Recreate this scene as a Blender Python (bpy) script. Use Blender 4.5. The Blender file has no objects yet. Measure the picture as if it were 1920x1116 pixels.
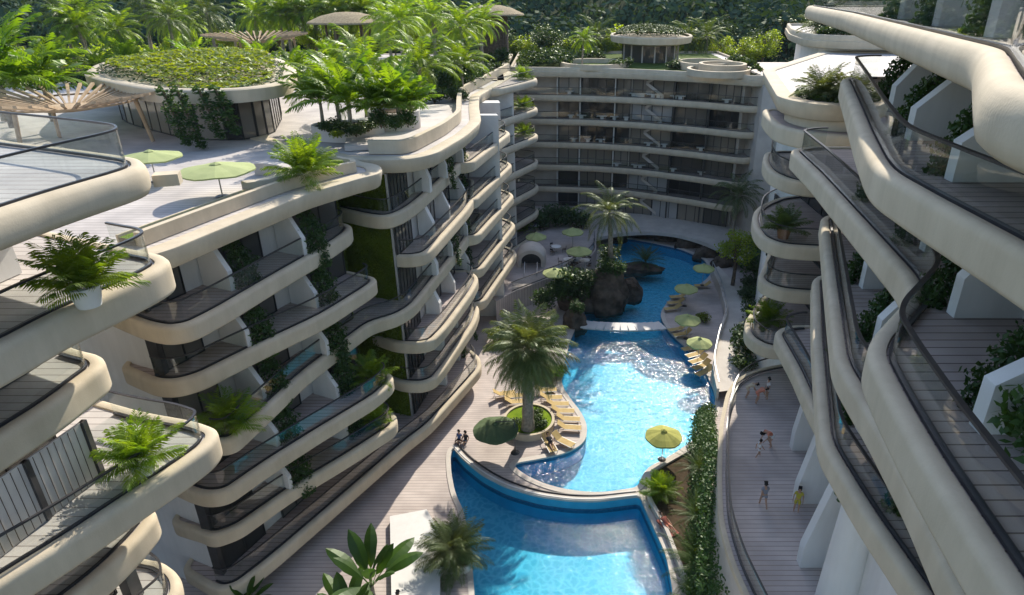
import bpy, bmesh, math, random
from mathutils import Vector, Matrix
from mathutils.geometry import tessellate_polygon
R = math.radians
rng = random.Random(7)
S = bpy.context.scene
COL = S.collection

# ------------------------------------------------------------------ camera
F_PX, CX, CY, PITCH, H = 1233.0, 1040.0, 558.0, R(25.1), 33.0
cam = bpy.data.cameras.new('camera')
cam_o = bpy.data.objects.new('camera', cam)
COL.objects.link(cam_o)
cam.sensor_width = 36.0
cam.lens = F_PX / 1920 * 36
cam.shift_x = (960 - CX) / 1920
cam.clip_start = 0.3
cam.clip_end = 3000
cam_o.location = (0, 0, H)
cam_o.rotation_euler = (math.pi / 2 - PITCH, 0, 0)
S.camera = cam_o


def P(x, y, z=0.0):
    """Point of the level z seen at photograph pixel (x, y)."""
    a = PITCH + math.atan((y - CY) / F_PX)
    h = H - z
    Y = h / math.tan(a)
    d = Y * math.cos(PITCH) + h * math.sin(PITCH)
    return ((x - CX) / F_PX * d, Y)


def PX(pts, z):
    return [P(x, y, z) for x, y in pts]


# ------------------------------------------------------------------ light
SUN_AZ, SUN_EL = 16.5, 36.0
w = bpy.data.worlds.new('World')
S.world = w
w.use_nodes = True
nt = w.node_tree
bg = nt.nodes['Background']
sky = nt.nodes.new('ShaderNodeTexSky')
sky.sky_type = 'NISHITA'
sky.sun_disc = False
sky.sun_elevation = R(SUN_EL)
sky.sun_rotation = R(SUN_AZ)
nt.links.new(sky.outputs[0], bg.inputs[0])
bg.inputs[1].default_value = 0.15
sl = bpy.data.lights.new('sun', 'SUN')
sl.energy = 3.6
sl.angle = R(0.5)
sl.color = (1.0, 0.93, 0.80)
so = bpy.data.objects.new('sun', sl)
COL.objects.link(so)
d = Vector((math.sin(R(SUN_AZ)) * math.cos(R(SUN_EL)), math.cos(R(SUN_AZ)) * math.cos(R(SUN_EL)), math.sin(R(SUN_EL))))
so.rotation_euler = d.to_track_quat('Z', 'Y').to_euler()
so.location = (60, 200, 150)
S.view_settings.view_transform = 'Standard'
S.view_settings.look = 'None'
S.view_settings.gamma = 1
S.view_settings.exposure = 0.82
S.cycles.max_bounces = 8
S.cycles.transparent_max_bounces = 24
S.cycles.caustics_reflective = False
S.cycles.caustics_refractive = False

# ------------------------------------------------------------------ materials
def new_mat(name):
    m = bpy.data.materials.new(name)
    m.use_nodes = True
    n = m.node_tree.nodes
    return m, n, m.node_tree.links, n['Principled BSDF']


def ramp(n, stops):
    r = n.new('ShaderNodeValToRGB')
    e = r.color_ramp.elements
    while len(e) < len(stops):
        e.new(0.5)
    for k, (p, c) in enumerate(stops):
        e[k].position = p
        e[k].color = (*c, 1)
    return r


def noisy(name, c1, c2, scale=0.6, rough=0.75, bump=0.12, bscale=9.0, spec=0.3, metal=0.0, streak=0.0):
    m, n, l, b = new_mat(name)
    g = n.new('ShaderNodeNewGeometry')
    t = n.new('ShaderNodeTexNoise')
    t.inputs['Scale'].default_value = scale
    t.inputs['Detail'].default_value = 5
    l.new(g.outputs['Position'], t.inputs['Vector'])
    r = ramp(n, [(0.32, c1), (0.68, c2)])
    l.new(t.outputs['Fac'], r.inputs[0])
    l.new(r.outputs[0], b.inputs['Base Color'])
    if streak:
        mp = n.new('ShaderNodeMapping'); mp.inputs['Scale'].default_value = (1.7, 1.7, 0.25)
        l.new(g.outputs['Position'], mp.inputs[0])
        t3 = n.new('ShaderNodeTexNoise'); t3.inputs['Scale'].default_value = 1.0; t3.inputs['Detail'].default_value = 6; t3.inputs['Roughness'].default_value = 0.65
        l.new(mp.outputs[0], t3.inputs['Vector'])
        r3 = ramp(n, [(0.36, (1 - streak, 1 - streak, 1 - streak * 1.1)), (0.60, (1, 1, 1))])
        l.new(t3.outputs['Fac'], r3.inputs[0])
        mu = n.new('ShaderNodeMixRGB'); mu.blend_type = 'MULTIPLY'; mu.inputs[0].default_value = 1
        l.new(r.outputs[0], mu.inputs[1]); l.new(r3.outputs[0], mu.inputs[2]); l.new(mu.outputs[0], b.inputs['Base Color'])
    b.inputs['Roughness'].default_value = rough
    b.inputs['Specular IOR Level'].default_value = spec
    b.inputs['Metallic'].default_value = metal
    if bump:
        t2 = n.new('ShaderNodeTexNoise')
        t2.inputs['Scale'].default_value = bscale
        t2.inputs['Detail'].default_value = 6
        l.new(g.outputs['Position'], t2.inputs['Vector'])
        bp = n.new('ShaderNodeBump')
        bp.inputs['Strength'].default_value = bump
        bp.inputs['Distance'].default_value = 0.05
        l.new(t2.outputs['Fac'], bp.inputs['Height'])
        l.new(bp.outputs[0], b.inputs['Normal'])
    return m


def deck_mat(name, c1, c2, joint, pitch, gap):
    m, n, l, b = new_mat(name)
    g = n.new('ShaderNodeNewGeometry')
    sp = n.new('ShaderNodeSeparateXYZ')
    l.new(g.outputs['Position'], sp.inputs[0])
    dv = n.new('ShaderNodeMath'); dv.operation = 'DIVIDE'; dv.inputs[1].default_value = pitch
    l.new(sp.outputs['Y'], dv.inputs[0])
    fr = n.new('ShaderNodeMath'); fr.operation = 'FRACT'
    l.new(dv.outputs[0], fr.inputs[0])
    fl = n.new('ShaderNodeMath'); fl.operation = 'FLOOR'
    l.new(dv.outputs[0], fl.inputs[0])
    lt = n.new('ShaderNodeMath'); lt.operation = 'LESS_THAN'; lt.inputs[1].default_value = gap
    l.new(fr.outputs[0], lt.inputs[0])
    cb = n.new('ShaderNodeCombineXYZ')
    l.new(fl.outputs[0], cb.inputs[1])
    xs = n.new('ShaderNodeMath'); xs.operation = 'MULTIPLY'; xs.inputs[1].default_value = 0.35
    l.new(sp.outputs['X'], xs.inputs[0])
    l.new(xs.outputs[0], cb.inputs[0])
    t = n.new('ShaderNodeTexNoise'); t.inputs['Scale'].default_value = 1.7; t.inputs['Detail'].default_value = 4
    l.new(cb.outputs[0], t.inputs['Vector'])
    r = ramp(n, [(0.3, c1), (0.7, c2)])
    l.new(t.outputs['Fac'], r.inputs[0])
    t3 = n.new('ShaderNodeTexNoise'); t3.inputs['Scale'].default_value = 0.35; t3.inputs['Detail'].default_value = 5
    l.new(g.outputs['Position'], t3.inputs['Vector'])
    r3 = ramp(n, [(0.34, (0.74, 0.74, 0.75)), (0.62, (1, 1, 1))])
    l.new(t3.outputs['Fac'], r3.inputs[0])
    mu = n.new('ShaderNodeMixRGB'); mu.blend_type = 'MULTIPLY'; mu.inputs[0].default_value = 1
    l.new(r.outputs[0], mu.inputs[1]); l.new(r3.outputs[0], mu.inputs[2])
    mx = n.new('ShaderNodeMixRGB')
    l.new(lt.outputs[0], mx.inputs[0])
    l.new(mu.outputs[0], mx.inputs[1])
    mx.inputs[2].default_value = (*joint, 1)
    l.new(mx.outputs[0], b.inputs['Base Color'])
    b.inputs['Roughness'].default_value = 0.7
    b.inputs['Specular IOR Level'].default_value = 0.25
    return m


def schlick(n, l, f0):
    lw = n.new('ShaderNodeLayerWeight'); lw.inputs['Blend'].default_value = 0.5
    pw = n.new('ShaderNodeMath'); pw.operation = 'POWER'; pw.inputs[1].default_value = 5
    l.new(lw.outputs['Facing'], pw.inputs[0])
    mu = n.new('ShaderNodeMath'); mu.operation = 'MULTIPLY_ADD'; mu.inputs[1].default_value = 1 - f0; mu.inputs[2].default_value = f0
    l.new(pw.outputs[0], mu.inputs[0])
    return mu.outputs[0], lw


def leaf_mat(name, dark, light, trans=0.4, scale=1.3, tl=1.6, gloss=0.10):
    m, n, l, b = new_mat(name)
    n.remove(b)
    out = n['Material Output']
    g = n.new('ShaderNodeNewGeometry')
    t = n.new('ShaderNodeTexNoise'); t.inputs['Scale'].default_value = scale; t.inputs['Detail'].default_value = 3
    l.new(g.outputs['Position'], t.inputs['Vector'])
    r = ramp(n, [(0.3, dark), (0.7, light)])
    l.new(t.outputs['Fac'], r.inputs[0])
    rr = n.new('ShaderNodeObjectInfo')
    hs = n.new('ShaderNodeHueSaturation')
    mr = n.new('ShaderNodeMapRange'); mr.inputs[3].default_value = 0.8; mr.inputs[4].default_value = 1.2
    l.new(rr.outputs['Random'], mr.inputs[0]); l.new(mr.outputs[0], hs.inputs['Value'])
    l.new(r.outputs[0], hs.inputs['Color'])
    df = n.new('ShaderNodeBsdfDiffuse'); l.new(hs.outputs[0], df.inputs[0])
    tr = n.new('ShaderNodeBsdfTranslucent')
    bt = n.new('ShaderNodeMixRGB'); bt.blend_type = 'MULTIPLY'; bt.inputs[0].default_value = 1
    l.new(hs.outputs[0], bt.inputs[1]); bt.inputs[2].default_value = (tl * 1.15, tl, tl * 0.25, 1)
    l.new(bt.outputs[0], tr.inputs[0])
    m1 = n.new('ShaderNodeMixShader'); m1.inputs[0].default_value = trans
    l.new(df.outputs[0], m1.inputs[1]); l.new(tr.outputs[0], m1.inputs[2])
    gl = n.new('ShaderNodeBsdfGlossy'); gl.inputs['Roughness'].default_value = 0.45
    gl.inputs[0].default_value = (0.75, 0.8, 0.7, 1)
    fo, lw = schlick(n, l, 0.03)
    cl = n.new('ShaderNodeMath'); cl.operation = 'MINIMUM'; cl.inputs[1].default_value = gloss
    l.new(fo, cl.inputs[0])
    m2 = n.new('ShaderNodeMixShader'); l.new(cl.outputs[0], m2.inputs[0])
    l.new(m1.outputs[0], m2.inputs[1]); l.new(gl.outputs[0], m2.inputs[2])
    l.new(m2.outputs[0], out.inputs[0])
    return m


def glass_mat(name, tint, refl=1.45, rough=0.02):
    m, n, l, b = new_mat(name)
    n.remove(b)
    out = n['Material Output']
    tr = n.new('ShaderNodeBsdfTransparent'); tr.inputs[0].default_value = (*tint, 1)
    gl = n.new('ShaderNodeBsdfGlossy'); gl.inputs['Roughness'].default_value = rough
    fo, lw = schlick(n, l, 0.045)
    mx = n.new('ShaderNodeMixShader')
    l.new(fo, mx.inputs[0]); l.new(tr.outputs[0], mx.inputs[1]); l.new(gl.outputs[0], mx.inputs[2])
    l.new(mx.outputs[0], out.inputs[0])
    return m


def water_mat(name, tint, bstr, bscale, wr=0.085):
    m, n, l, b = new_mat(name)
    n.remove(b)
    out = n['Material Output']
    g = n.new('ShaderNodeNewGeometry')
    mp = n.new('ShaderNodeMapping'); mp.inputs['Scale'].default_value = (1.0, 1.35, 1)
    l.new(g.outputs['Position'], mp.inputs[0])
    t = n.new('ShaderNodeTexNoise'); t.inputs['Scale'].default_value = bscale
    t.inputs['Detail'].default_value = 4; t.inputs['Roughness'].default_value = 0.55; t.inputs['Distortion'].default_value = 0.8
    l.new(mp.outputs[0], t.inputs['Vector'])
    bp = n.new('ShaderNodeBump'); bp.inputs['Strength'].default_value = bstr; bp.inputs['Distance'].default_value = 0.22
    t2 = n.new('ShaderNodeTexNoise'); t2.inputs['Scale'].default_value = bscale * 2.7; t2.inputs['Detail'].default_value = 3; t2.inputs['Distortion'].default_value = 1.5
    l.new(mp.outputs[0], t2.inputs['Vector'])
    ma = n.new('ShaderNodeMath'); ma.operation = 'MULTIPLY_ADD'; ma.inputs[1].default_value = 0.35
    l.new(t2.outputs['Fac'], ma.inputs[0]); l.new(t.outputs['Fac'], ma.inputs[2])
    l.new(ma.outputs[0], bp.inputs['Height'])
    tr = n.new('ShaderNodeBsdfTransparent'); tr.inputs[0].default_value = (*tint, 1)
    gl = n.new('ShaderNodeBsdfGlossy'); gl.inputs['Roughness'].default_value = wr
    fo, lw = schlick(n, l, 0.02)
    l.new(bp.outputs[0], gl.inputs['Normal']); l.new(bp.outputs[0], lw.inputs['Normal'])
    mx = n.new('ShaderNodeMixShader')
    l.new(fo, mx.inputs[0]); l.new(tr.outputs[0], mx.inputs[1]); l.new(gl.outputs[0], mx.inputs[2])
    l.new(mx.outputs[0], out.inputs[0])
    return m


def caustic_tile_mat(name, c1, c2, scale):
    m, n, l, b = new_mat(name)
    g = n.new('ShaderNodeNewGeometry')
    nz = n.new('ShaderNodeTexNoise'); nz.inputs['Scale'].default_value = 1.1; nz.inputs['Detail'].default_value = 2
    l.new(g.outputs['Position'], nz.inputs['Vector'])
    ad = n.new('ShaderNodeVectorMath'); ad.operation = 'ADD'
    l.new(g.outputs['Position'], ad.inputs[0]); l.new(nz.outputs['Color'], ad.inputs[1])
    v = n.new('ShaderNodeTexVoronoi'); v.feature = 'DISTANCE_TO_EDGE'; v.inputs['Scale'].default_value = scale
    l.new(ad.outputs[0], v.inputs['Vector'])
    r = ramp(n, [(0.0, c2), (0.22, c1)])  # lighter cell edges: caustic light painted into the pool floor colour
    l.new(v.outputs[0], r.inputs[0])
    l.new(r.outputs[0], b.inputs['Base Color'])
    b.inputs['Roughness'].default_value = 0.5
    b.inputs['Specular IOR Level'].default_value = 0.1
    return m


def pane_mat(name, c1, c2, rough=0.06):
    m, n, l, b = new_mat(name)
    o = n.new('ShaderNodeObjectInfo')
    r = ramp(n, [(0.25, c1), (0.8, c2), (0.97, tuple(min(.4, v * 2.2) for v in c2))])
    l.new(o.outputs['Random'], r.inputs[0])
    l.new(r.outputs[0], b.inputs['Base Color'])
    b.inputs['Roughness'].default_value = rough
    b.inputs['IOR'].default_value = 1.5
    return m


M = {}
M['beige'] = noisy('beige_concrete', (0.545, 0.46, 0.335), (0.62, 0.53, 0.395), 0.8, 0.85, 0.10, 22, streak=0.09)
M['white'] = noisy('white_render', (0.70, 0.68, 0.65), (0.77, 0.75, 0.72), 0.4, 0.85, 0.04, 12, streak=0.06)
M['stone'] = noisy('pale_stone', (0.50, 0.45, 0.40), (0.60, 0.55, 0.49), 0.8, 0.8, 0.08, 10)
M['deck'] = deck_mat('deck_boards', (0.43, 0.35, 0.315), (0.54, 0.455, 0.415), (0.13, 0.095, 0.085), 0.36, 0.1)
M['decklight'] = deck_mat('pale_deck_boards', (0.53, 0.485, 0.45), (0.63, 0.58, 0.54), (0.22, 0.185, 0.17), 0.40, 0.09)
M['deckfine'] = deck_mat('fine_deck_boards', (0.50, 0.425, 0.385), (0.60, 0.52, 0.475), (0.27, 0.22, 0.20), 0.30, 0.12)
M['metal'] = noisy('dark_metal', (0.035, 0.033, 0.035), (0.055, 0.052, 0.052), 3, 0.35, 0.0, 1, 0.5)
M['steel'] = noisy('steel', (0.38, 0.38, 0.38), (0.45, 0.45, 0.45), 3, 0.5, 0.0, 1, 0.4, 0.6)
M['glass'] = glass_mat('railing_glass', (0.92, 0.94, 0.93))
M['pane'] = pane_mat('dark_pane', (0.04, 0.039, 0.038), (0.16, 0.15, 0.135))
M['paneD'] = pane_mat('interior_pane', (0.025, 0.025, 0.025), (0.26, 0.23, 0.19), 0.08)
M['frame'] = noisy('window_frame', (0.02, 0.02, 0.022), (0.03, 0.03, 0.03), 3, 0.5, 0)
M['curtain'] = noisy('curtain', (0.32, 0.28, 0.24), (0.40, 0.35, 0.30), 2, 0.9, 0)
M['moss'] = noisy('green_wall_moss', (0.06, 0.085, 0.007), (0.12, 0.16, 0.012), 0.5, 0.95, 0.9, 7, 0.1)
M['grass'] = noisy('lawn_grass', (0.11, 0.19, 0.01), (0.20, 0.29, 0.02), 1.2, 0.95, 0.6, 40, 0.1)
M['soil'] = noisy('soil', (0.05, 0.035, 0.022), (0.09, 0.065, 0.04), 3, 0.95, 0.5, 20, 0.1)
M['rock'] = noisy('rock', (0.035, 0.028, 0.022), (0.15, 0.115, 0.09), 0.9, 0.9, 1.0, 3, 0.2)
M['tile'] = caustic_tile_mat('pool_tile', (0.12, 0.47, 0.62), (0.23, 0.63, 0.75), 1.7)
M['wtile'] = noisy('pool_wall_tile', (0.04, 0.36, 0.55), (0.06, 0.42, 0.62), 1.2, 0.4, 0, 1, 0.3)
M['water'] = water_mat('pool_water', (0.50, 0.86, 0.96), 0.55, 1.3)
M['water2'] = water_mat('lower_pool_water', (0.54, 0.88, 0.96), 0.30, 1.6, 0.045)
M['wood'] = noisy('timber', (0.36, 0.25, 0.15), (0.50, 0.37, 0.24), 1.5, 0.75, 0.15, 20)
M['thatch'] = noisy('thatch', (0.22, 0.17, 0.10), (0.40, 0.32, 0.20), 4, 0.95, 0.8, 25)
M['canvas'] = noisy('green_canvas', (0.34, 0.385, 0.16), (0.41, 0.45, 0.20), 1.2, 0.85, 0.05, 30)
M['canvasY'] = noisy('yellow_green_canvas', (0.34, 0.34, 0.085), (0.40, 0.39, 0.10), 1.2, 0.85, 0.05, 30)
M['canvasD'] = noisy('dark_green_canvas', (0.07, 0.11, 0.05), (0.10, 0.14, 0.065), 1.2, 0.85, 0.05, 30)
M['yellow'] = noisy('yellow_sling', (0.44, 0.31, 0.12), (0.52, 0.38, 0.17), 3, 0.8, 0.05, 30)
M['terracotta'] = noisy('terracotta', (0.30, 0.14, 0.08), (0.38, 0.19, 0.11), 3, 0.8, 0.1)
M['trunk'] = noisy('palm_trunk', (0.20, 0.17, 0.135), (0.36, 0.31, 0.25), 5, 0.95, 0.9, 9)
M['bark'] = noisy('bark', (0.07, 0.05, 0.035), (0.15, 0.11, 0.08), 4, 0.95, 0.8, 9)
M['frond'] = leaf_mat('palm_frond', (0.040, 0.075, 0.018), (0.085, 0.125, 0.035), 0.4)
M['frondy'] = leaf_mat('bright_palm_frond', (0.07, 0.15, 0.012), (0.16, 0.235, 0.022), 0.5, 1.3, 2.4)
M['frondd'] = leaf_mat('dusty_palm_frond', (0.075, 0.115, 0.042), (0.155, 0.19, 0.085), 0.35, 1.3, 1.5)
M['blade'] = leaf_mat('broad_leaf', (0.05, 0.12, 0.010), (0.13, 0.21, 0.018), 0.5, 0.8, 2.5)
M['banana'] = leaf_mat('banana_leaf', (0.02, 0.06, 0.010), (0.05, 0.11, 0.016), 0.4, 0.8, 2.0)
M['shrub'] = leaf_mat('shrub_leaf', (0.022, 0.05, 0.016), (0.06, 0.10, 0.026), 0.35)
M['shruby'] = leaf_mat('yellow_green_leaf', (0.09, 0.14, 0.012), (0.20, 0.25, 0.02), 0.5, 0.8, 2.0)
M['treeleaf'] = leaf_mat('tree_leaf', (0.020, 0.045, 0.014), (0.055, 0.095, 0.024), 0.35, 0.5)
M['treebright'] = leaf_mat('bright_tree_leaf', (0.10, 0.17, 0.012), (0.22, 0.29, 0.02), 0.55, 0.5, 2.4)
M['farleaf'] = leaf_mat('far_leaf', (0.016, 0.038, 0.026), (0.048, 0.085, 0.056), 0.25, 0.05, 1.2, 0.01)  # blue tint of distant haze is put into the leaf colour
M['vine'] = leaf_mat('vine_leaf', (0.024, 0.060, 0.016), (0.058, 0.115, 0.030), 0.35)
M['mossleaf'] = leaf_mat('moss_leaf', (0.055, 0.08, 0.006), (0.12, 0.165, 0.012), 0.3, 0.7)
M['skin'] = noisy('skin', (0.42, 0.25, 0.17), (0.46, 0.28, 0.19), 3, 0.6, 0)
M['hair'] = noisy('dark_hair', (0.012, 0.010, 0.009), (0.02, 0.016, 0.014), 9, 0.6, 0)
def cloth(nm, c): M[nm] = noisy(nm, c, tuple(min(1, v * 1.15) for v in c), 4, 0.9, 0)
cloth('cloth_white', (0.62, 0.60, 0.58)); cloth('cloth_salmon', (0.60, 0.22, 0.14)); cloth('cloth_grey', (0.22, 0.22, 0.25))
cloth('cloth_yellow', (0.42, 0.36, 0.05)); cloth('cloth_dark', (0.03, 0.03, 0.035)); cloth('cloth_cream', (0.50, 0.42, 0.30))
cloth('cloth_red', (0.24, 0.08, 0.06)); cloth('cloth_blue', (0.08, 0.12, 0.25))

# ------------------------------------------------------------------ mesh helpers
ORG = {}


class MB:
    def __init__(s):
        s.v = []; s.f = []; s.m = []

    def face(s, pts, mi=0):
        b = len(s.v)
        s.v.extend(pts)
        s.f.append(tuple(range(b, b + len(pts)))); s.m.append(mi)

    def grid(s, rows, closed=False, mi=0, flip=False):
        b = len(s.v); n = len(rows[0])
        for r in rows: s.v.extend(r)
        for i in range(len(rows) - 1):
            for j in range(n if closed else n - 1):
                k = (j + 1) % n
                q = (b + i * n + j, b + i * n + k, b + (i + 1) * n + k, b + (i + 1) * n + j)
                s.f.append(q[::-1] if flip else q); s.m.append(mi)

    def poly(s, loop, z, mi=0, up=True, holes=()):
        ls = [[Vector((p[0], p[1], 0)) for p in loop]] + [[Vector((p[0], p[1], 0)) for p in h] for h in holes]
        b = len(s.v)
        flat = [p for q in ls for p in q]
        s.v.extend((p.x, p.y, z) for p in flat)
        for t in tessellate_polygon(ls):
            a, c, e = (flat[i] for i in t)
            cr = (c.x - a.x) * (e.y - a.y) - (c.y - a.y) * (e.x - a.x)
            if abs(cr) < 1e-9: continue
            s.f.append(tuple(b + i for i in (t if (cr > 0) == up else t[::-1]))); s.m.append(mi)

    def box(s, c, size, rz=0.0, mi=0):
        cx, cy, cz = c; hx, hy, hz = (q / 2 for q in size)
        cs, sn = math.cos(rz), math.sin(rz)
        b = len(s.v)
        for dz in (-hz, hz):
            for dx, dy in ((-hx, -hy), (hx, -hy), (hx, hy), (-hx, hy)):
                s.v.append((cx + dx * cs - dy * sn, cy + dx * sn + dy * cs, cz + dz))
        for q in ((3, 2, 1, 0), (4, 5, 6, 7), (0, 1, 5, 4), (1, 2, 6, 5), (2, 3, 7, 6), (3, 0, 4, 7)):
            s.f.append(tuple(b + i for i in q)); s.m.append(mi)

    def seg(s, p, q, z0, z1, th, mi=0):
        c = ((p[0] + q[0]) / 2, (p[1] + q[1]) / 2, (z0 + z1) / 2)
        L = math.hypot(q[0] - p[0], q[1] - p[1])
        s.box(c, (L, th, z1 - z0), math.atan2(q[1] - p[1], q[0] - p[0]), mi)

    def prism(s, loop, z0, z1, mi=0, cap=True):
        s.grid([[(x, y, z0) for x, y in loop], [(x, y, z1) for x, y in loop]], True, mi)
        if cap:
            s.poly(loop, z1, mi); s.poly(loop, z0, mi, False)

    def tube(s, pts, rad, n=6, mi=0, cap=True):
        pts = [Vector(p) for p in pts]
        if not hasattr(rad, '__len__'): rad = [rad] * len(pts)
        rows = []; ref = Vector((0.31, 0.2, 0.93))
        for i, p in enumerate(pts):
            t = (pts[min(i + 1, len(pts) - 1)] - pts[max(i - 1, 0)]).normalized()
            a = t.cross(ref)
            if a.length < 0.05: a = t.cross(Vector((1, 0, 0)))
            a.normalize(); bb = t.cross(a)
            rows.append([tuple(p + (a * math.cos(k * 2 * math.pi / n) + bb * math.sin(k * 2 * math.pi / n)) * rad[i]) for k in range(n)])
        s.grid(rows, True, mi)
        if cap:
            s.face(rows[0][::-1], mi); s.face(rows[-1], mi)

    def lathe(s, c, prof, n=24, mi=0, sx=1.0, sy=1.0):
        s.grid([[(c[0] + r * sx * math.cos(2 * math.pi * k / n), c[1] + r * sy * math.sin(2 * math.pi * k / n), c[2] + z) for k in range(n)] for r, z in prof], True, mi)

    def build(s, name, mats, parent=None, smooth=False, loc=None):
        me = bpy.data.meshes.new(name)
        o_ = ORG.get(parent.name, Vector((0, 0, 0))) if parent else (Vector(loc) if loc else Vector((0, 0, 0)))
        me.from_pydata([(v[0] - o_.x, v[1] - o_.y, v[2] - o_.z) for v in s.v], [], s.f)
        if not isinstance(mats, (list, tuple)): mats = [mats]
        for m in mats: me.materials.append(m)
        if len(mats) > 1: me.polygons.foreach_set('material_index', s.m)
        if smooth:
            me.polygons.foreach_set('use_smooth', [True] * len(me.polygons))
        me.update()
        o = bpy.data.objects.new(name, me)
        COL.objects.link(o)
        if parent:
            o.parent = parent; ORG[o.name] = o_
        elif loc: o.location = loc
        return o


def weld_smooth(o, ang=40):
    """merge doubles and set smooth shading limited by angle"""
    bm = bmesh.new(); bm.from_mesh(o.data)
    bmesh.ops.remove_doubles(bm, verts=bm.verts, dist=0.0005)
    for f in bm.faces: f.smooth = True
    for e in bm.edges:
        if len(e.link_faces) == 2 and e.calc_face_angle(0) > R(ang): e.smooth = False
    bm.to_mesh(o.data); bm.free()
    return o


def tag(o, label=None, cat=None, group=None, kind=None):
    if label: o['label'] = label
    if cat: o['category'] = cat
    if group: o['group'] = group
    if kind: o['kind'] = kind
    return o


def root(name, loc, label, cat, group=None, rz=0.0):
    o = bpy.data.objects.new(name, None)
    COL.objects.link(o)
    o.location = loc; o.rotation_euler = (0, 0, rz); o.empty_display_size = 0.3
    ORG[o.name] = Vector(loc)
    return tag(o, label, cat, group)


def proto(name):
    o = bpy.data.objects.new(name, None); COL.objects.link(o)
    o.empty_display_size = 0.3
    ORG[o.name] = Vector((0, 0, 0))
    return o


KIDS = {}
def kids(o): return [c for c in bpy.data.objects if c.parent == o]


def copy_tree(o, parent=None):
    c = o.copy(); COL.objects.link(c)
    if parent: c.parent = parent
    if o.name not in KIDS: KIDS[o.name] = kids(o)
    for ch in KIDS[o.name]: copy_tree(ch, c)
    return c


USED = set()
def place(pr, loc, label, cat, group=None, rz=0.0, sc=1.0):
    """the first use moves the model itself, later ones copy it and its parts"""
    if pr.name in USED: o = copy_tree(pr)
    else:
        USED.add(pr.name)
        if pr.name not in KIDS: KIDS[pr.name] = kids(pr)
        o = pr
    o.location = loc; o.rotation_euler = (0, 0, rz)
    o.scale = sc if isinstance(sc, tuple) else (sc, sc, sc)
    for k in ('label', 'category', 'group'):
        if k in o: del o[k]
    return tag(o, label, cat, group)


def fillet(pts, r=1.0, closed=True, seg=6):
    """round the corners of a polyline; a third number in a point is its own radius. Returns points and their source index."""
    n = len(pts); out = []; src = []
    for i in range(n):
        p = Vector(pts[i][:2]); rr = pts[i][2] if len(pts[i]) > 2 else r
        if not closed and i in (0, n - 1):
            out.append(tuple(p)); src.append(i); continue
        a = Vector(pts[i - 1][:2]); b = Vector(pts[(i + 1) % n][:2])
        la, lb = (a - p).length, (b - p).length
        t = min(rr, 0.48 * la, 0.48 * lb)
        if t < 0.02:
            out.append(tuple(p)); src.append(i); continue
        s0 = p + (a - p) / la * t; s1 = p + (b - p) / lb * t
        for k in range(seg + 1):
            u = k / seg
            out.append(tuple(s0 * (1 - u) ** 2 + p * 2 * u * (1 - u) + s1 * u * u)); src.append(i)
    o2 = []; s2 = []
    for p, k in zip(out, src):
        if not o2 or (Vector(p) - Vector(o2[-1])).length > 0.02:
            o2.append(p); s2.append(k)
    if closed and (Vector(o2[0]) - Vector(o2[-1])).length < 0.02: o2.pop(); s2.pop()
    return o2, s2


def normals(pts, closed):
    n = len(pts); out = []
    for i in range(n):
        if closed: a, b = pts[i - 1], pts[(i + 1) % n]
        else: a, b = pts[max(i - 1, 0)], pts[min(i + 1, n - 1)]
        dx, dy = b[0] - a[0], b[1] - a[1]; L = math.hypot(dx, dy) or 1
        out.append((dy / L, -dx / L))
    return out


def offs(pts, d, closed=False):
    return [(p[0] + q[0] * d, p[1] + q[1] * d) for p, q in zip(pts, normals(pts, closed))]


def sweep(mb, pts, prof, closed=False, mi=0, caps=True, z=0.0):
    """sweep a cross-section (outward offset, height) along a polyline; the outside is to its right"""
    nn = normals(pts, closed)
    rows = [[(p[0] + q[0] * d, p[1] + q[1] * d, z + dz) for p, q in zip(pts, nn)] for d, dz in prof]
    mb.grid(rows, closed, mi, True)
    if not closed and caps:
        mb.face([r[0] for r in rows], mi); mb.face([r[-1] for r in rows][::-1], mi)


def bar(mb, pts, d0, d1, z0, z1, closed=False, mi=0):
    sweep(mb, pts, [(d0, z0), (d0, z1), (d1, z1), (d1, z0), (d0, z0)], closed, mi)


BULL = [(0, -0.06), (0.02, 0.04), (0.10, 0.06), (0.26, 0.06), (0.36, 0.02), (0.42, -0.06), (0.435, -0.16), (0.435, -0.24), (0.43, -0.82), (0.425, -0.88), (0.39, -0.95), (0.32, -0.98), (0.26, -0.98), (0.0, -0.98)]
BULL_B = [(0, -0.06), (0.02, 0.04), (0.08, 0.06), (0.24, 0.06), (0.33, 0.02), (0.385, -0.05), (0.40, -0.14), (0.40, -0.21), (0.395, -0.72), (0.39, -0.78), (0.36, -0.85), (0.30, -0.88), (0.24, -0.88), (0.0, -0.88)]
BULL_S = [(0, -0.06), (0.02, 0.04), (0.14, 0.06), (0.28, 0.02), (0.36, -0.10), (0.40, -0.30), (0.38, -0.60), (0.28, -0.80), (0.0, -0.88)]
BULL_T = [(0, -0.04), (0.02, 0.03), (0.10, 0.05), (0.22, 0.03), (0.31, -0.05), (0.36, -0.20), (0.36, -0.42), (0.32, -0.58), (0.22, -0.66), (0.0, -0.68)]
COPE = [(0, -0.06), (0.0, 0.04), (0.03, 0.06), (0.86, 0.06), (0.95, 0.03), (0.98, -0.05), (0.78, -0.86), (0.70, -0.92), (0.0, -0.94)]
COPE_D = [(0, -0.06), (0.0, 0.3), (0.3, 0.3), (0.36, 0.24), (0.36, -0.25), (0.52, -0.3), (0.52, -0.95), (0.44, -1.02), (0.0, -1.04)]


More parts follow.
